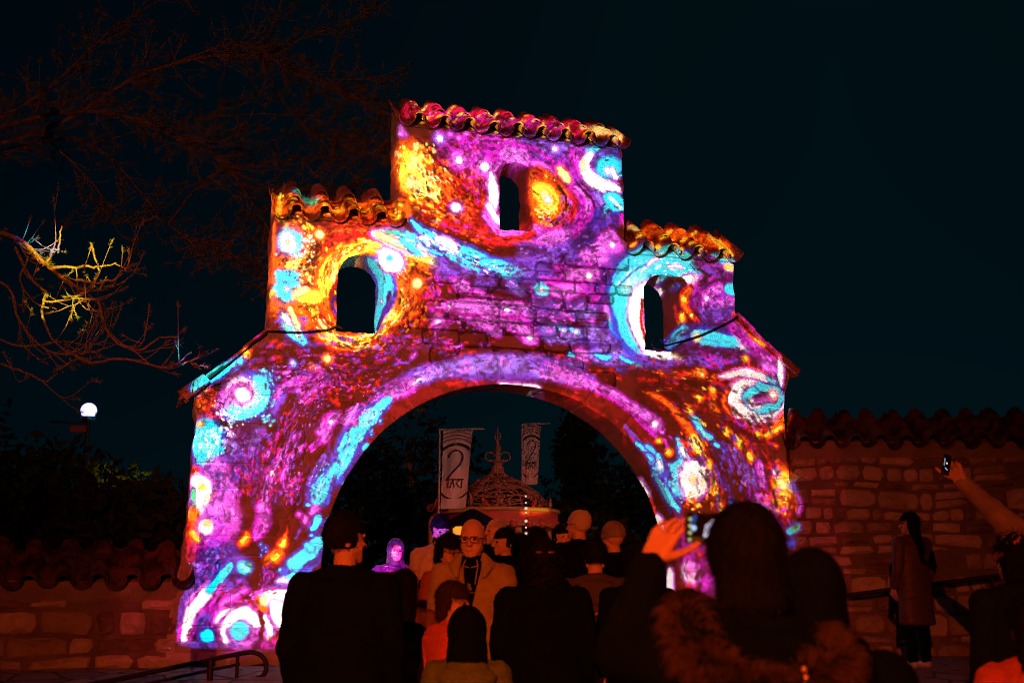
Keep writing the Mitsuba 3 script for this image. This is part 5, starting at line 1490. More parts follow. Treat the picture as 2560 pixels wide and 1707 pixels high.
# ------------------------------------------------------------------ people
def ell(c, r, seg=20):
    return m3.Manifold.sphere(1.0, seg).scale([float(x) for x in r]).translate([float(x) for x in c])
def hull(*ms): return m3.Manifold.batch_hull(list(ms))
def sp(c, r, seg=14): return m3.Manifold.sphere(float(r), seg).translate([float(x) for x in c])
def bone(a, ra, b, rb, seg=14): return hull(sp(a, ra, seg), sp(b, rb, seg))
def union(ms): return m3.Manifold.batch_boolean(list(ms), m3.OpType.Add)
def soft(man, length=.014, it=6, lamb=.5):
    m = tm(man.refine_to_length(length)); m.merge_vertices()
    return trimesh.smoothing.filter_taubin(m, lamb=lamb, nu=lamb + .03, iterations=it)
def wrinkled(m, amp, seed, f=(7, 7, 13)):
    v = m.vertices; n = m.vertex_normals
    a = meshkit.fbm(v * V(*f) + seed * 7.3, 3); b = np.abs(meshkit.fbm(v * V(*f) * 1.7 + seed * 3.1, 2) - .5)
    m.vertices = v + n * ((a - .5) * 2.2 - np.maximum(0, .10 - b) * 4.5)[:, None] * amp
    return m
def head_man(ear=1.0):
    cr = ell((0, .014, .022), (.077, .097, .100), 32)
    face = hull(ell((0, -.028, .0), (.062, .056, .075), 20), *[sp((s * .046, -.038, -.042), .022) for s in (-1, 1)], sp((0, -.068, -.098), .017), *[sp((s * .024, -.062, -.096), .014) for s in (-1, 1)], *[sp((s * .055, .010, -.062), .014) for s in (-1, 1)])
    nose = hull(sp((0, -.088, .012), .007), sp((0, -.113, -.030), .0105), *[sp((s * .013, -.096, -.034), .008) for s in (-1, 1)])
    brow = hull(*[sp((s * .040, -.073, .022), .010) for s in (-1, 1)], sp((0, -.084, .022), .010))
    lip = hull(*[sp((s * .022, -.078, -.064), .005) for s in (-1, 1)], sp((0, -.090, -.061), .0065), sp((0, -.087, -.071), .0065))
    cheek = [sp((s * .042, -.060, -.022), .018) for s in (-1, 1)]
    ears = [ell((s * .078, .018, -.008), (.010, .021, .033), 12).rotate([0, 0, s * 18.0]) for s in (-1, 1)] if ear else []
    h = union([cr, face, nose, brow, lip] + cheek + ears)
    for s in (-1, 1): h = h - ell((s * .031, -.088, .000), (.0165, .013, .010), 12)
    return h - hull(*[sp((s * .018, -.093, -.0665), .0018, 6) for s in (-1, 1)])
HEAD = head_man()
def hand_man(w, X, Np, side, curl=(.35, .4, .45, .5), spread=.1, thumb=.5, size=1.0, tin=.25):
    """A hand at the wrist w, pointing along X, palm facing Np; side: +1/-1 which way the thumb lies."""
    X = X / np.linalg.norm(X); Np = Np - X * (Np @ X); Np /= np.linalg.norm(Np); Y = np.cross(Np, X) * side; s = size
    out = [hull(sp(w + Y * .019 * s, .018 * s), sp(w - Y * .019 * s, .018 * s), *[sp(w + X * .088 * s + Y * (.034 - .0225 * i) * s, .0125 * s) for i in range(4)])]
    for i, (L, r) in enumerate(((.068, .0092), (.076, .0096), (.070, .0090), (.054, .0080))):
        p = w + X * .090 * s + Y * (.034 - .0225 * i) * s; a = 0.0; d0 = X + Y * spread * (1.5 - i); d0 /= np.linalg.norm(d0)
        for k, q in enumerate((.46, .30, .24)):
            a += curl[i] * (1.0, 1.25, .9)[k]; d = d0 * math.cos(a) + Np * math.sin(a); e = p + d * L * q * s
            out.append(bone(p, r * s * (1 - .06 * k), e, r * s * (.95 - .07 * k), 10)); p = e
    p = w + X * .028 * s + Y * .026 * s
    for L, r, t in ((.048, .0135, thumb), (.036, .0110, thumb * .8), (.028, .0095, thumb * .55)):
        d = X * math.cos(t) + Y * math.sin(t) + Np * tin; d /= np.linalg.norm(d); e = p + d * L * s; out.append(bone(p, r * s, e, r * s * .9, 10)); p = e
    return union(out)
SKIN = mat('skin_material', two(principled((.52, .33, .24), .55, .35)))
SKIN2 = mat('skin_pale_material', two(principled((.62, .42, .33), .55, .35)))
def cloth(key, c, rough=.85, spec=.15, amp=.12):
    lo, hi = tuple(float(x) * (1 - amp * 2) for x in c), tuple(float(x) * (1 + amp) for x in c)
    def fn(p, n, uv): return mix(lo, hi, fbm(p.x * 16, p.y * 16, p.z * 16, 3)) * (.85 + .3 * noise(p.x * 160, p.y * 160, p.z * 160))
    return mat(key, two(principled(proc(fn), rough, spec)))
DARK = cloth('black_cloth', (.004, .009, .011), .95, .02); NAVY = cloth('dark_blue_cloth', (.008, .018, .034), .9, .05); GREY = cloth('grey_cloth', (.07, .065, .065)); TAN = cloth('tan_cloth', (.34, .30, .13)); RUST = cloth('rust_cloth', (.30, .09, .06))
REDC = cloth('red_cloth', (.55, .12, .10)); GREEN = cloth('olive_cloth', (.10, .16, .03)); BEIGE = cloth('beige_cloth', (.34, .27, .20)); PINKC = cloth('pink_cloth', (.45, .16, .22)); PUFF = cloth('puffer_cloth', (.09, .06, .06), .5, .3)
LILAC = cloth('lilac_cloth', (.55, .48, .58), .5, .4); SHINY = cloth('shiny_cloth', (.10, .08, .13), .22, .7); WHITEC = cloth('white_cloth', (.6, .57, .52)); HAIR = mat('hair_material', two(principled((.005, .007, .008), .75, .08))); BROWN_HAIR = mat('brown_hair_material', two(principled((.03, .016, .010), .65, .15)))
GREYHAIR = mat('grey_hair_material', two(principled((.45, .42, .40), .6, .3)))
EYE = mat('eye_material', two(principled((.03, .02, .018), .15, .5)))
def plaid(p, n, uv):
    a, b = smoothstep(.62, .66, dr.abs(2 * ((p.x * 7.5) - dr.floor(p.x * 7.5)) - 1)), smoothstep(.62, .66, dr.abs(2 * ((p.z * 7.5) - dr.floor(p.z * 7.5)) - 1))
    return mix((.17, .08, .07), (.05, .035, .04), .5 * a + .5 * b) * (.8 + .4 * noise(p.x * 130, p.y * 130, p.z * 130))
PLAID = mat('plaid_cloth', two(principled(proc(plaid), .9, .1)))
LENS = mat('lens_material', {'type': 'thindielectric', 'int_ior': 1.3})
def hair_short(vol=.010, front=.10, low=-.045):
    """A cap of hair that leaves the face free."""
    h = ell((0, .018, .026), (.079 + vol, .099 + vol, .102 + vol), 32)
    h = h - ell((0, -.155, -.035), (.105, front, .105), 24) - m3.Manifold.cube([.4, .4, .2], True).translate([0, -.01, low - .1]) - m3.Manifold.cube([.4, .3, .1], True).translate([0, -.155, -.02])
    return h
def strands(m, n, L, seed, fall=1.0, spread=.35, w=.0011):
    """The hair mesh m with n fine locks lying on it, so that its outline is not smooth."""
    pts, fi = trimesh.sample.sample_surface(m, n, seed=seed); rg = np.random.default_rng(seed); N = m.face_normals[fi]
    d = V(0, 0, -fall) - N * (N @ V(0, 0, -fall))[:, None] + N * .22 + rg.normal(size=(n, 3)) * spread; d /= np.linalg.norm(d, axis=1, keepdims=True)
    s = np.cross(d, N + rg.normal(size=(n, 3)) * .4); s /= np.linalg.norm(s, axis=1, keepdims=True) + 1e-9; l = L * rg.uniform(.4, 1.25, (n, 1)); e = pts + d * l * .55 + N * .003; t = e + (d - N * .25) * l * .45
    v = np.stack([pts - s * w, pts + s * w, e + s * w * .8, e - s * w * .8, t], 1).reshape(-1, 3); i = np.arange(n)[:, None] * 5
    return join([m, trimesh.Trimesh(v, np.vstack([np.hstack([i, i + 1, i + 2]), np.hstack([i, i + 2, i + 3]), np.hstack([i + 3, i + 2, i + 4])]), process=False)])
def person(label, x, ytop, Y, yaw, top='dark', topmat=DARK, legmat=DARK, hair=None, hairmat=HAIR, hyaw=0, hpitch=0, bulk=1.0, hem=.80, skin=SKIN, arms=None, H=None, seed=1, hat=None, hood=None, glasses=False, beard=None, feet=True, lean=0, group=None, puffy=.010, shoes=DARK, hands=None, head_scale=1.0, dz=0.0, warms=None, fine=.010):
    """A person whose head top stands at x, ytop at the depth Y; yaw 0 looks at the camera, 90 to the right of the picture, 180 away."""
    t = at(x, ytop, Y); g0 = ground_z(Y); H = H or (t[2] - g0); k = H / 1.75; key = thing('person', label, 'person', group)
    M = trimesh.transformations.rotation_matrix(math.radians(yaw), [0, 0, 1]); M[:3, :3] *= k; M[:3, 3] = [t[0], t[1], g0 + dz]
    HM = trimesh.transformations.translation_matrix([0, -.012, 1.632]) @ trimesh.transformations.rotation_matrix(math.radians(hyaw), [0, 0, 1]) @ trimesh.transformations.rotation_matrix(math.radians(hpitch), [1, 0, 0]) @ np.diag([head_scale, head_scale, head_scale, 1])
    tf = lambda man: man.transform(HM[:3, :4])
    b = bulk
    A = {s: ((s * .185 * (.75 + .25 * b), .015, 1.415 - .06 * max(0, b - 1)), (s * (.235 + .05 * (b - 1)), .04, 1.14), (s * .235, -.06, .90)) for s in (-1, 1)}
    if arms: A.update({s: tuple(tuple(q) for q in a) for s, a in arms.items()})
    if warms:                            # elbow and wrist given in the world
        inv = np.linalg.inv(M)
        for s, (e_, w_) in warms.items(): A[s] = (A[s][0], tuple((inv @ np.r_[e_, 1])[:3]), tuple((inv @ np.r_[w_, 1])[:3]))
    hd = {s: dict(v) for s, v in (hands or {}).items()}
    for v in hd.values():                # directions given in the world
        if 'wdir' in v: R_ = np.linalg.inv(M[:3, :3] / k); v['dir'], v['palm'] = tuple(R_ @ V(*v.pop('wdir'))), tuple(R_ @ V(*v.pop('wpalm')))
    # the body: one surface
    parts = [tf(HEAD), bone((0, .0, 1.56), .052, (0, .02, 1.45), .056), hull(ell((0, .02, 1.36), (.16, .095, .09)), ell((0, .01, 1.12), (.13, .085, .1)), ell((0, .02, .95), (.155, .10, .09)))]
    for s in (-1, 1):
        a0, a1, a2 = [V(*q) for q in A[s]]
        parts += [bone(a0, .052, a1, .040), bone(a1, .040, a2, .027)]
        X = a2 - a1; kw = dict(hd.get(s, {})); Np = kw.pop('palm', V(-s, 0, 0)); X = kw.pop('dir', X)
        parts.append(hand_man(a2, V(*X), V(*Np), kw.pop('side', -s if 'palm' not in hd.get(s, {}) else 1), **kw))
        parts += [bone((s * .085, .01, .92), .082, (s * .095, -.005, .50), .055), bone((s * .095, -.005, .50), .053, (s * .10, .02, .09), .036), bone((s * .10, .02, .05), .038, (s * .11, -.12, .035), .032)]
    put('body', moved(soft(union(parts), fine, 4 if fine > .008 else 3), M), skin, key, smooth=True)
    for s in (-1, 1):
        put('eye', moved(tm(tf(ell((s * .031, -.0775, .000), (.0135, .010, .0085), 12))), M), EYE, key, smooth=True)
    # coat or jacket with sleeves
    def coat_man(b, hem, grow=0.0, sleeves=True):
        zs = [(1.43, .165, .085), (1.34, .195, .118), (1.18, .180, .120), (1.02, .175, .122), (max(hem, .86), .188, .132)] + ([(hem, .20, .142)] if hem < .84 else [])
        es = [ell((0, .02, z), ((rx + grow) * b, (ry + grow) * (.5 + .5 * b), .04), 24) for z, rx, ry in zs]
        out = [hull(es[i], es[i + 1]) for i in range(len(es) - 1)] + [hull(ell((0, .022, 1.44), (.13 * b, .075, .03), 20), ell((0, .012, 1.505), (.07, .066, .02), 20))]
        for s in (-1, 1) if sleeves else ():
            a0, a1, a2 = [V(*q) for q in A[s]]
            out.append(hull(ell((0, .012, 1.495), (.066, .060, .03), 16), sp(a0, .058 * b + grow), sp(a0 - V(0, 0, .08), .05 * b + grow)))
            out += [bone(a0, .070 * b + grow, a1, .056 * b + grow), bone(a1, .056 * b + grow, a1 + (a2 - a1) * .93, .043 * (.5 + .5 * b) + grow)]
        return union(out)
    cm = coat_man(b, hem)
    if top == 'open':                    # jacket open at the throat over a dark hoodie
        vee = m3.Manifold.extrude(m3.CrossSection([[(-.085, 1.56), (0, 1.16), (.085, 1.56)]]), .5).rotate([90, 0, 0]).translate([0, -.03, 0])
        cm = cm - vee
    put('jacket' if hem > .7 else 'coat', moved(wrinkled(soft(cm, .016, 7), puffy, seed), M), topmat, key, smooth=True)
    put('trousers', moved(wrinkled(soft(union([bone((s * .085, .012, .92), .098, (s * .097, -.002, .50), .072) for s in (-1, 1)] + [bone((s * .097, -.002, .50), .070, (s * .10, .02, .10), .056) for s in (-1, 1)]), .02, 4), .006, seed + 5), M), legmat, key, smooth=True)
    for s in (-1, 1):
        put('shoe', moved(soft(hull(sp((s * .10, .04, .045), .045), sp((s * .11, -.10, .035), .040), sp((s * .112, -.165, .028), .026)), .02, 3), M), shoes, key, smooth=True)
    if hair == 'short': put('hair', moved(strands(wrinkled(soft(tf(hair_short()), .010, 3), .004, seed, (40, 40, 30)), 1500, 0.02, seed, 0.8), M), hairmat, key, smooth=True)
    if hair == 'bob': put('hair', moved(strands(wrinkled(soft(tf(union([hair_short(.016, .10, -.06), hull(ell((0, .045, .0), (.088, .075, .09)), ell((0, .055, -.09), (.085, .055, .04)))]) - ell((0, -.12, -.05), (.068, .115, .105), 20)), .011, 3), .005, seed, (50, 50, 8)), 2200, 0.045, seed, 1.2), M), hairmat, key, smooth=True)
    if hair == 'long':
        hm = tf(union([hair_short(.014, .10, -.06), hull(ell((0, .04, .03), (.09, .075, .09)), ell((0, .055, -.10), (.095, .06, .05))), hull(ell((0, .055, -.10), (.095, .06, .05)), ell((.02, .115, -.30), (.115, .045, .08)), ell((.05, .12, -.42), (.06, .03, .05)))]))
        put('hair', moved(strands(wrinkled(soft(hm, .013, 3), .010, seed, (46, 46, 4)), 3000, 0.09, seed, 1.6), M), hairmat, key, smooth=True)
    if hair == 'curly':
        rg = np.random.default_rng(seed); cs = []
        for _ in range(150):
            d = rg.normal(size=3); d /= np.linalg.norm(d)
            if d[1] < -.35: continue
            c = V(0, .045, -.06) + d * V(.11, .085, .16) * rg.uniform(.7, 1.08); a, e = rg.normal(size=3), rg.normal(size=3); a /= np.linalg.norm(a); e = np.cross(a, e); e /= np.linalg.norm(e); r = rg.uniform(.012, .026); u = np.linspace(0, 2 * np.pi * rg.uniform(.7, 1.5), 12)
            cs.append(tube(c + np.cos(u)[:, None] * a * r + np.sin(u)[:, None] * e * r + np.linspace(-.5, .5, 12)[:, None] * V(0, 0, -.05), .006, 4))
        core_ = tm(tf(union([hair_short(.012, .10, -.06), hull(ell((0, .03, .02), (.085, .085, .09)), ell((0, .05, -.12), (.10, .07, .08)))])))
        put('hair', moved(wrinkled(core_.subdivide(), .012, seed, (40, 40, 40)), M), hairmat, key, smooth=True); put('curl', moved(join(cs), M @ HM), hairmat, key, smooth=True)
    if hair == 'fringe': put('hair', moved(strands(wrinkled(soft(tf(hair_short(.004, .14, -.045) - ell((0, -.03, .10), (.07, .11, .07), 20)), .010, 2), .002, seed, (40, 40, 40)), 500, 0.015, seed, 0.8), M), hairmat, key, smooth=True)
    if beard is not None:
        bd = hull(*[sp((s * .058, .0, -.045), .012) for s in (-1, 1)], *[sp((s * .05, -.04, -.075), .018) for s in (-1, 1)], sp((0, -.072, -.110), .022)) - ell((0, -.10, -.052), (.035, .05, .026), 16)
        put('beard', moved(wrinkled(soft(tf(bd), .009, 2), .003, seed, (60, 60, 60)), M), beard, key, smooth=True)
    if hat:
        hm = ell((0, .016, .040), (.090, .110, .105), 28) - m3.Manifold.cube([.4, .4, .2], True).translate([0, 0, -.085]); band = (ell((0, .014, .020), (.097, .115, .06), 28) - m3.Manifold.cube([.4, .4, .1], True).translate([0, 0, -.062]) - m3.Manifold.cube([.4, .4, .1], True).translate([0, 0, .09])).transform(trimesh.transformations.rotation_matrix(.12, [1, 0, 0])[:3, :4])
        put('hat', moved(wrinkled(soft(tf(hm), .012, 3), .003, seed, (80, 80, 10)), M), hat, key, smooth=True); put('hat_band', moved(soft(tf(band), .012, 3), M), hat, key, smooth=True)
    if hood:
        hm = union([ell((0, .022, .022), (.098, .120, .125), 28), hull(ell((0, .03, -.02), (.095, .11, .08)), ell((0, .035, -.15), (.105, .095, .04)))]) - ell((0, -.125, -.02), (.068, .12, .100), 20)
        put('hood', moved(wrinkled(soft(tf(hm), .013, 3), .004, seed), M), hood, key, smooth=True)
    if glasses:
        ms = []
        for s in (-1, 1):
            u = np.linspace(0, 2 * np.pi, 17); ms.append(tube(np.c_[s * .033 + .026 * np.sign(np.cos(u)) * np.abs(np.cos(u)) ** .6, np.full(17, -.106), .000 + .018 * np.sign(np.sin(u)) * np.abs(np.sin(u)) ** .6], .0022, 5, False)); ms.append(tube([(s * .059, -.104, .006), (s * .080, -.04, .006), (s * .081, .03, .0)], .0022, 5))
            ln = trimesh.creation.cylinder(radius=.022, height=.0006, sections=16); ln.apply_transform(trimesh.transformations.rotation_matrix(math.pi / 2, [1, 0, 0])); ln.apply_translation([s * .033, -.1065, 0]); ln.apply_scale(1.0)
            f_ = trimesh.Trimesh(ln.vertices[ln.faces[np.abs(ln.face_normals[:, 1] + 1) < .1]].reshape(-1, 3), np.arange(3 * (np.abs(ln.face_normals[:, 1] + 1) < .1).sum()).reshape(-1, 3), process=False)
            put('lens', moved(f_, M @ HM), LENS, key)
        ms.append(tube([(-.009, -.108, .004), (0, -.111, .006), (.009, -.108, .004)], .0022, 5)); put('glasses', moved(join(ms), M @ HM), 'black_metal', key, smooth=True)
    return key, M, HM
# the man in the black coat, seen from behind, left of the arch
person('broad-shouldered man in a black coat seen from behind, left of the arch', 866, 1286, 6.0, 176, hair='short', hyaw=-42, bulk=1.17, hem=.5, seed=2, topmat=DARK)
# the people under the arch, from left to right
person('smiling child in a shiny purple hooded jacket beside the left pier', 990, 1350, 11.0, 14, topmat=SHINY, hood=SHINY, skin=SKIN2, hem=.7, seed=3, puffy=.014, hands={-1: {}}, arms={-1: ((-.185, .01, 1.41), (-.34, -.02, 1.30), (-.44, -.12, 1.24))})
k, M, HM = person('long-haired person in a plaid coat seen from behind beside the black-coated man', 1012, 1428, 7.4, 182, hair='long', topmat=PLAID, hem=.55, bulk=1.0, seed=4)
k, M, HM = person('bearded man looking down in a pale lilac and dark jacket behind the man with glasses', 1102, 1290, 10.2, 22, topmat=LILAC, hair='short', beard=HAIR, hpitch=18, seed=5, hem=.82, bulk=1.1)
put('chest_panel', moved(wrinkled(soft(hull(ell((0, .02, 1.20), (.205, .140, .04)), ell((0, .02, .86), (.21, .150, .04))), .02, 3), .006, 9), M), NAVY, k, smooth=True)
person('woman with short dark hair and glasses in a rust jacket beside the tan-jacketed man', 1121, 1340, 8.7, 48, topmat=RUST, hair='bob', glasses=True, hpitch=14, seed=6)
# the man with glasses in the tan jacket
k, M, HM = person('bald man with glasses facing the camera in an open tan jacket over a black hoodie', 1182, 1299, 7.7, -6, top='open', topmat=TAN, skin=SKIN, glasses=True, fine=.0075, hyaw=-4, hpitch=5, bulk=1.18, hem=.86, seed=7, hair=None, puffy=.012)
put('hoodie', moved(wrinkled(soft(union([hull(ell((0, .02, 1.43), (.15, .085, .03)), ell((0, .02, 1.25), (.17, .118, .04)), ell((0, .02, 1.0), (.16, .11, .04))), hull(ell((0, .02, 1.44), (.10, .085, .03)), ell((0, .03, 1.52), (.082, .078, .02)))]), .016, 4), .005, 3), M), DARK, k, smooth=True)
for s in (-1, 1):
    put('collar_flap', moved(wrinkled(soft(hull(sp((s * .075, -.02, 1.53), .016), sp((s * .115, -.075, 1.46), .016), sp((s * .085, -.115, 1.40), .014), sp((s * .14, -.03, 1.47), .014)), .012, 3), .004, 4 + s), M), TAN, k, smooth=True)
    put('drawstring', moved(tube(curve([(s * .035, -.062, 1.500), (s * .046, -.098, 1.46), (s * .040, -.118, 1.40), (s * .034, -.125, 1.35)], 14), .0042, 6), M), 'beige_cloth', k, smooth=True)
    put('drawstring', moved(tube(curve([(s * .006, -.118, 1.452), (s * .024, -.112, 1.456), (s * .044, -.100, 1.462)], 8), .004, 6), M), 'beige_cloth', k, smooth=True)
txt = meshkit.text_mesh('&', .040, .003); txt.apply_translation(-txt.bounds.mean(0)); put('print', moved(txt, M @ frame(V(0, -.133, 1.335), V(1, 0, 0), V(0, 0, 1), V(0, -1, 0))), 'beige_cloth', k)
put('print', moved(box(.075, .004, .004, (0, -.136, 1.300)), M), 'beige_cloth', k)
put('zip', moved(tube([(0, -.125, 1.20), (0, -.137, 1.05), (0, -.148, .88)], .005, 5), M), 'black_metal', k)
# the two children in front of him
k, M, HM = person('child in a red coat with bobbed hair in front of the tan-jacketed man', 1132, 1459, 6.7, 128, topmat=REDC, hair='bob', hairmat=BROWN_HAIR, hyaw=-52, hpitch=8, hem=.5, seed=8, skin=SKIN, bulk=1.05)
put('hood', moved(wrinkled(soft(hull(ell((0, .13, 1.40), (.14, .05, .05)), ell((0, .12, 1.28), (.11, .04, .05)), ell((0, .08, 1.47), (.12, .06, .03))), .014, 3), .008, 3), M), REDC, k, smooth=True)
k, M, HM = person('small child in a black hat and olive green coat seen from behind', 1168, 1536, 5.6, 184, topmat=GREEN, hood=DARK, hem=.6, seed=9, head_scale=1.22, bulk=1.15, puffy=.014)
put('hood', moved(wrinkled(soft(union([hull(ell((-.08, .13, 1.40), (.09, .055, .06)), ell((.09, .13, 1.40), (.09, .055, .06)), ell((0, .15, 1.30), (.12, .05, .06))), hull(ell((0, .1, 1.46), (.13, .06, .03)), ell((0, .14, 1.38), (.14, .05, .04)))]), .014, 3), .012, 4), M), GREEN, k, smooth=True)
# further people
person('older bald man with a white beard lit pink, behind the tan-jacketed man', 1240, 1297, 11.0, -62, hair='fringe', hairmat=GREYHAIR, beard=GREYHAIR, skin=SKIN2, topmat=DARK, seed=10, bulk=1.1)
person('dark-haired man in profile facing left right behind the man with glasses', 1262, 1322, 9.9, -66, hair='short', topmat=DARK, seed=11, bulk=1.1)
person('dark-haired person seen from behind beside the man in profile', 1300, 1338, 10.4, 190, hair='bob', topmat=DARK, seed=12)
person('dark-haired person behind the curly-haired woman, seen from the back under the kiosk', 1345, 1326, 9.6, 170, hair='bob', topmat=DARK, seed=23)
k, M, HM = person('woman with big curly dark hair seen from behind, dark glasses pushed up on her head', 1358, 1350, 6.9, 184, hair='curly', topmat=DARK, bulk=1.3, hem=.5, seed=13)
for s in (-1, 1):
    sg_ = put('sunglasses', moved(soft(ell((s * .036, .127, .045), (.022, .006, .009), 16), .01, 1), M @ HM), mat('amber_lens', two(principled((.10, .07, .05), .15, .8))) if s < 0 else 'amber_lens', k, smooth=True)
person('young person with a red-lit face looking out beside the bald man on the right', 1405, 1312, 10.9, 24, hair='short', topmat=DARK, seed=14, skin=SKIN2)
person('bald man with glasses seen from behind, under the right half of the arch', 1447, 1274, 9.8, 214, hair='fringe', hairmat=GREYHAIR, topmat=DARK, glasses=True, bulk=1.18, hyaw=16, seed=15)
person('person in a beige knitted hat turned away near the right pier', 1533, 1308, 9.5, 222, hat=cloth('knit_cloth', (.26, .24, .20), .95, .05, .25), topmat=DARK, seed=16, bulk=1.1)
k, M, HM = person('dark-haired person in a grey hooded top with a drawstring bag on the back', 1487, 1350, 8.1, 180, hair='short', topmat=GREY, seed=17, bulk=1.2, hem=.82)
put('hood', moved(wrinkled(soft(hull(ell((0, .12, 1.43), (.13, .05, .05)), ell((0, .13, 1.33), (.10, .04, .05))), .014, 3), .006, 3), M), GREY, k, smooth=True)
bag = thing('drawstring_bag', 'crumpled beige drawstring bag hanging on the back of the grey hooded person', 'bag')
sack = wrinkled(soft(hull(ell((0, .20, 1.14), (.05, .04, .03)), ell((-.02, .22, 1.02), (.11, .06, .05)), ell((-.05, .23, .86), (.14, .07, .07)), ell((-.08, .22, .78), (.12, .055, .03))), .012, 3), .020, 5, (11, 11, 3))
put('sack', moved(sack, M), BEIGE, bag, smooth=True)
put('loop', moved(tube(curve([(.05, .19, 1.17), (.045, .2, 1.21), (0, .2, 1.235), (-.045, .2, 1.21), (-.05, .19, 1.17)], 16), .012, 6), M), BEIGE, bag, smooth=True)
put('cord', moved(tube(curve([(.03, .2, 1.16), (.12, .16, 1.35), (.15, .05, 1.46)], 10), .005, 5), M), DARK, bag, smooth=True)
put('tail', moved(wrinkled(soft(hull(sp((.01, .21, .76), .016), sp((.04, .21, .66), .022), sp((.075, .2, .63), .012)), .01, 2), .008, 2), M), BEIGE, bag, smooth=True)
person('tall person in a long black coat standing against the right pier of the arch', 1592, 1368, 7.6, 188, hair='bob', topmat=DARK, seed=18, bulk=1.15, hem=.45)
# the woman with the phone and the fur-trimmed hood, nearest the camera
k, M, HM = person('woman in a black parka with a fur-trimmed hood seen from behind, raising a phone', 1862, 1279, 2.75, 182, hair='bob', topmat=DARK, bulk=1.35, hem=.6, seed=19, head_scale=1.02,
    warms={1: (at(1560, 1640, 2.84), at(1626, 1408, 3.02))}, hands={1: dict(wpalm=(.55, .75, -.36), wdir=(.48, .02, .88), curl=(.16, .24, .30, .38), thumb=1.0, spread=.13, size=.96, tin=.05)}, fine=.0055)
Mi = np.linalg.inv(M)
rg = np.random.default_rng(3)
ring_ = np.array([(x_, y_, z_) for x_, y_, z_ in ((.155, .02, 1.53), (.165, .12, 1.45), (.125, .20, 1.385), (.04, .24, 1.345), (-.05, .24, 1.345), (-.12, .20, 1.38), (-.165, .12, 1.41), (-.165, .02, 1.44))])
rc = curve(ring_, 60); hd_ = put('hood', moved(wrinkled(soft(union([hull(sp(rc[i], .042), sp(rc[i + 6], .042), sp((0, .05, 1.42), .07)) for i in range(0, len(rc) - 6, 6)]), .016, 3), .008, 6), M), DARK, k, smooth=True)
fur = []
for i in range(5200):
    t_ = rg.random() * (len(rc) - 1.01); i_ = int(t_); c_ = rc[i_] + (rc[i_ + 1] - rc[i_]) * (t_ - i_); tg = rc[i_ + 1] - rc[i_]; tg /= np.linalg.norm(tg)
    a_ = rg.normal(size=3); a_ -= tg * (a_ @ tg); a_ /= np.linalg.norm(a_); lock = meshkit.noise(V(t_ * .55, a_[0] * 2, a_[2] * 2), 5) - .5
    b_ = c_ + a_ * .034; L_ = rg.uniform(.028, .062); d_ = a_ * .8 + V(0, .15, -.35) + tg * lock * 2.0 + rg.normal(size=3) * .16; d_ /= np.linalg.norm(d_)
    e1 = b_ + d_ * L_ * .55; e2 = e1 + (d_ + V(0, 0, -.5)) * L_ * .45; sd = np.cross(d_, V(0, 1, 0) + rg.normal(size=3) * .3); sd /= np.linalg.norm(sd); w_ = .0016
    fur.append([b_ - sd * w_, b_ + sd * w_, e1 + sd * w_ * .8, e1 - sd * w_ * .8, e2])
fv = np.array(fur).reshape(-1, 3); fi = np.arange(len(fur))[:, None] * 5
fm = trimesh.Trimesh(fv, np.vstack([np.hstack([fi, fi + 1, fi + 2]), np.hstack([fi, fi + 2, fi + 3]), np.hstack([fi + 3, fi + 2, fi + 4])]), process=False)
fk = put('fur_trim', moved(fm, M), mat('fur_material', two(principled((.060, .042, .028), .75, .1))), k)
tag(fk, 'shaggy light brown fur trim', kind='stuff')
def phone(label, c, X, Y_, size=(.158, .076), dots=()):
    n = np.cross(X, Y_); kk = thing('phone', label, 'phone'); F = frame(c, X, Y_, n)
    put('case', moved(rounded(size[0], size[1], .009, .0042, 10), F), 'black_metal', kk, smooth=40)
    put('screen', moved(box(size[0] - .010, size[1] - .008, .0008, (0, 0, .0046)), F), mat('glass_black', two(principled((.006, .007, .008), .15, .5))), kk)
    for shape, col in dots:
        q = put('screen_light', moved(shape, F @ frame(V(0, 0, .0055), V(1, 0, 0), V(0, 1, 0), V(0, 0, 1))), None, kk)
        scene[q]['emitter'] = {'type': 'area', 'radiance': rgb(*col), 'sampling_weight': .05}
def blob_mesh(pts, r): return trimesh.creation.extrude_polygon(sg.LineString(pts).buffer(r, quad_segs=5) if len(pts) > 1 else sg.Point(pts[0]).buffer(r, quad_segs=5), .0004, engine='earcut')
ph = at(1790, 1322, 2.97)
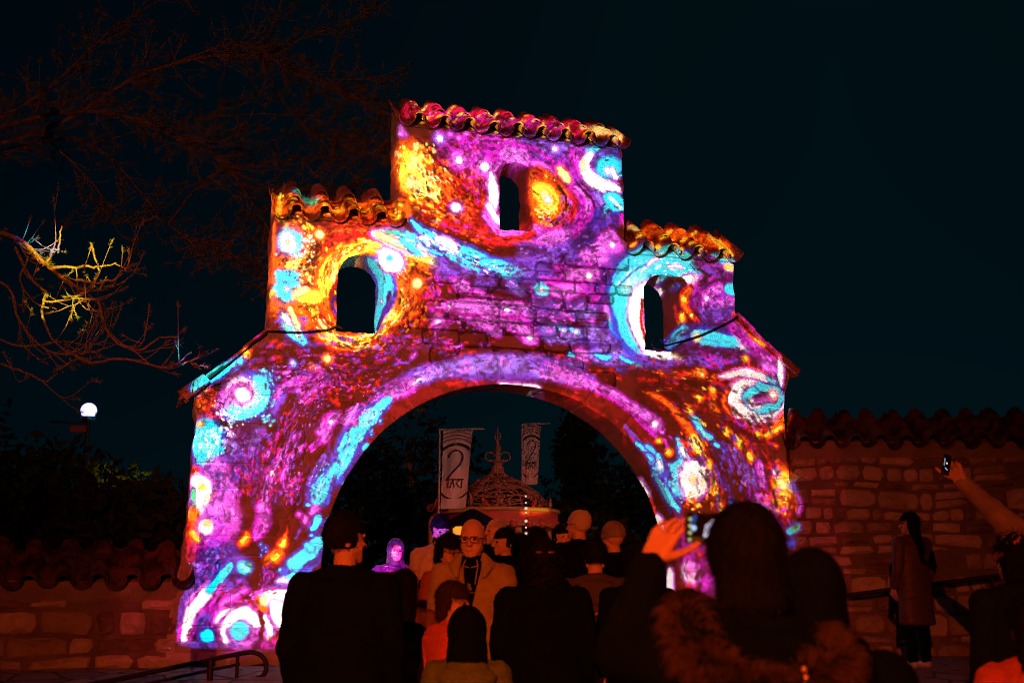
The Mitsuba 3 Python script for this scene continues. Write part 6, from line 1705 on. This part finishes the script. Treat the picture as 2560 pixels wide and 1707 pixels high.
phone('smartphone with bright spots on its screen, held up by the fur-hooded woman', ph, V(.98, .05, -.06), V(.06, .0, 1) / 1.0018, dots=[
    (join([blob_mesh([(-.066, .020 - .0165 * i)], .0042) for i in range(4)]), (.55, .60, .22)), (blob_mesh([(-.057, -.001)], .0062), (.5, .75, 1.1)), (blob_mesh([(-.026, -.016), (-.022, .004), (-.008, .016), (.004, .022)], .0062), (.85, .75, 1.0)), (blob_mesh([(-.060, .010), (-.055, .026)], .0052), (.02, .05, .25)), (blob_mesh([(-.058, -.028), (-.036, -.028)], .006), (.10, .018, .004))])
person('person in a black hooded coat seen from behind, right of the fur-hooded woman', 2022, 1388, 3.15, 186, topmat=DARK, hood=DARK, hair=None, bulk=1.4, hem=.5, seed=20)
zp = thing('zip_pull', 'small shiny zip pull hanging at the bottom right of the fur-hooded woman', 'zip pull')
zc = at(2010, 1672, 2.2)
for i in range(3): put('bead', ball(.0075 - .001 * i, zc + V(.003 * (i % 2), 0, -.014 * i), 1), mat('brass_material', {'type': 'roughconductor', 'material': 'Cu', 'alpha': .25}) if i == 0 else 'brass_material', zp, smooth=True)
# right wall: the girl, the raised arm, and the two at the frame's edge
k, M, HM = person('girl with long hair in a dark knee-length puffer coat by the tall right wall', 2272, 1283, 13.2, 204, hair='long', topmat=PUFF, hem=.50, bulk=1.18, shoes=WHITEC, seed=21, hyaw=38, puffy=.010)
k, M, HM = person('person in a beige jacket at the right edge stretching up an arm with a phone', 2618, 1190, 8.4, 176, hair='bob', topmat=BEIGE, seed=22, bulk=1.2, hem=.86,
    warms={1: (at(2478, 1272, 8.4), at(2402, 1203, 8.25))}, hands={1: dict(wpalm=(-.6, -.6, .1), wdir=(-.35, .1, .93), curl=(.75, .8, .85, .9), thumb=.7, spread=.1, size=1.05)}, fine=.0065)
ph2 = at(2366, 1158, 8.2)
phone('small phone in the raised hand above the right wall, its screen faintly lit', ph2, V(.25, .15, .95) / .994, V(-.90, -.30, .284) / .994, (.13, .065), [(blob_mesh([(.0, .0)], .007), (1.2, .7, .4)), (blob_mesh([(-.02, .02), (.03, .02)], .0035), (.25, .3, .5)), (blob_mesh([(-.045, -.01), (-.035, .008)], .004), (.3, .35, .55))])
person('person in a dark jacket and pink knitted hat under the raised arm', 2532, 1340, 6.2, 190, hat=PINKC, topmat=NAVY, seed=24, bulk=1.15, hair='bob')
person('dark-haired person in a red jacket in the bottom right corner', 2575, 1490, 4.2, 186, hair='long', topmat=REDC, seed=25, bulk=1.2)
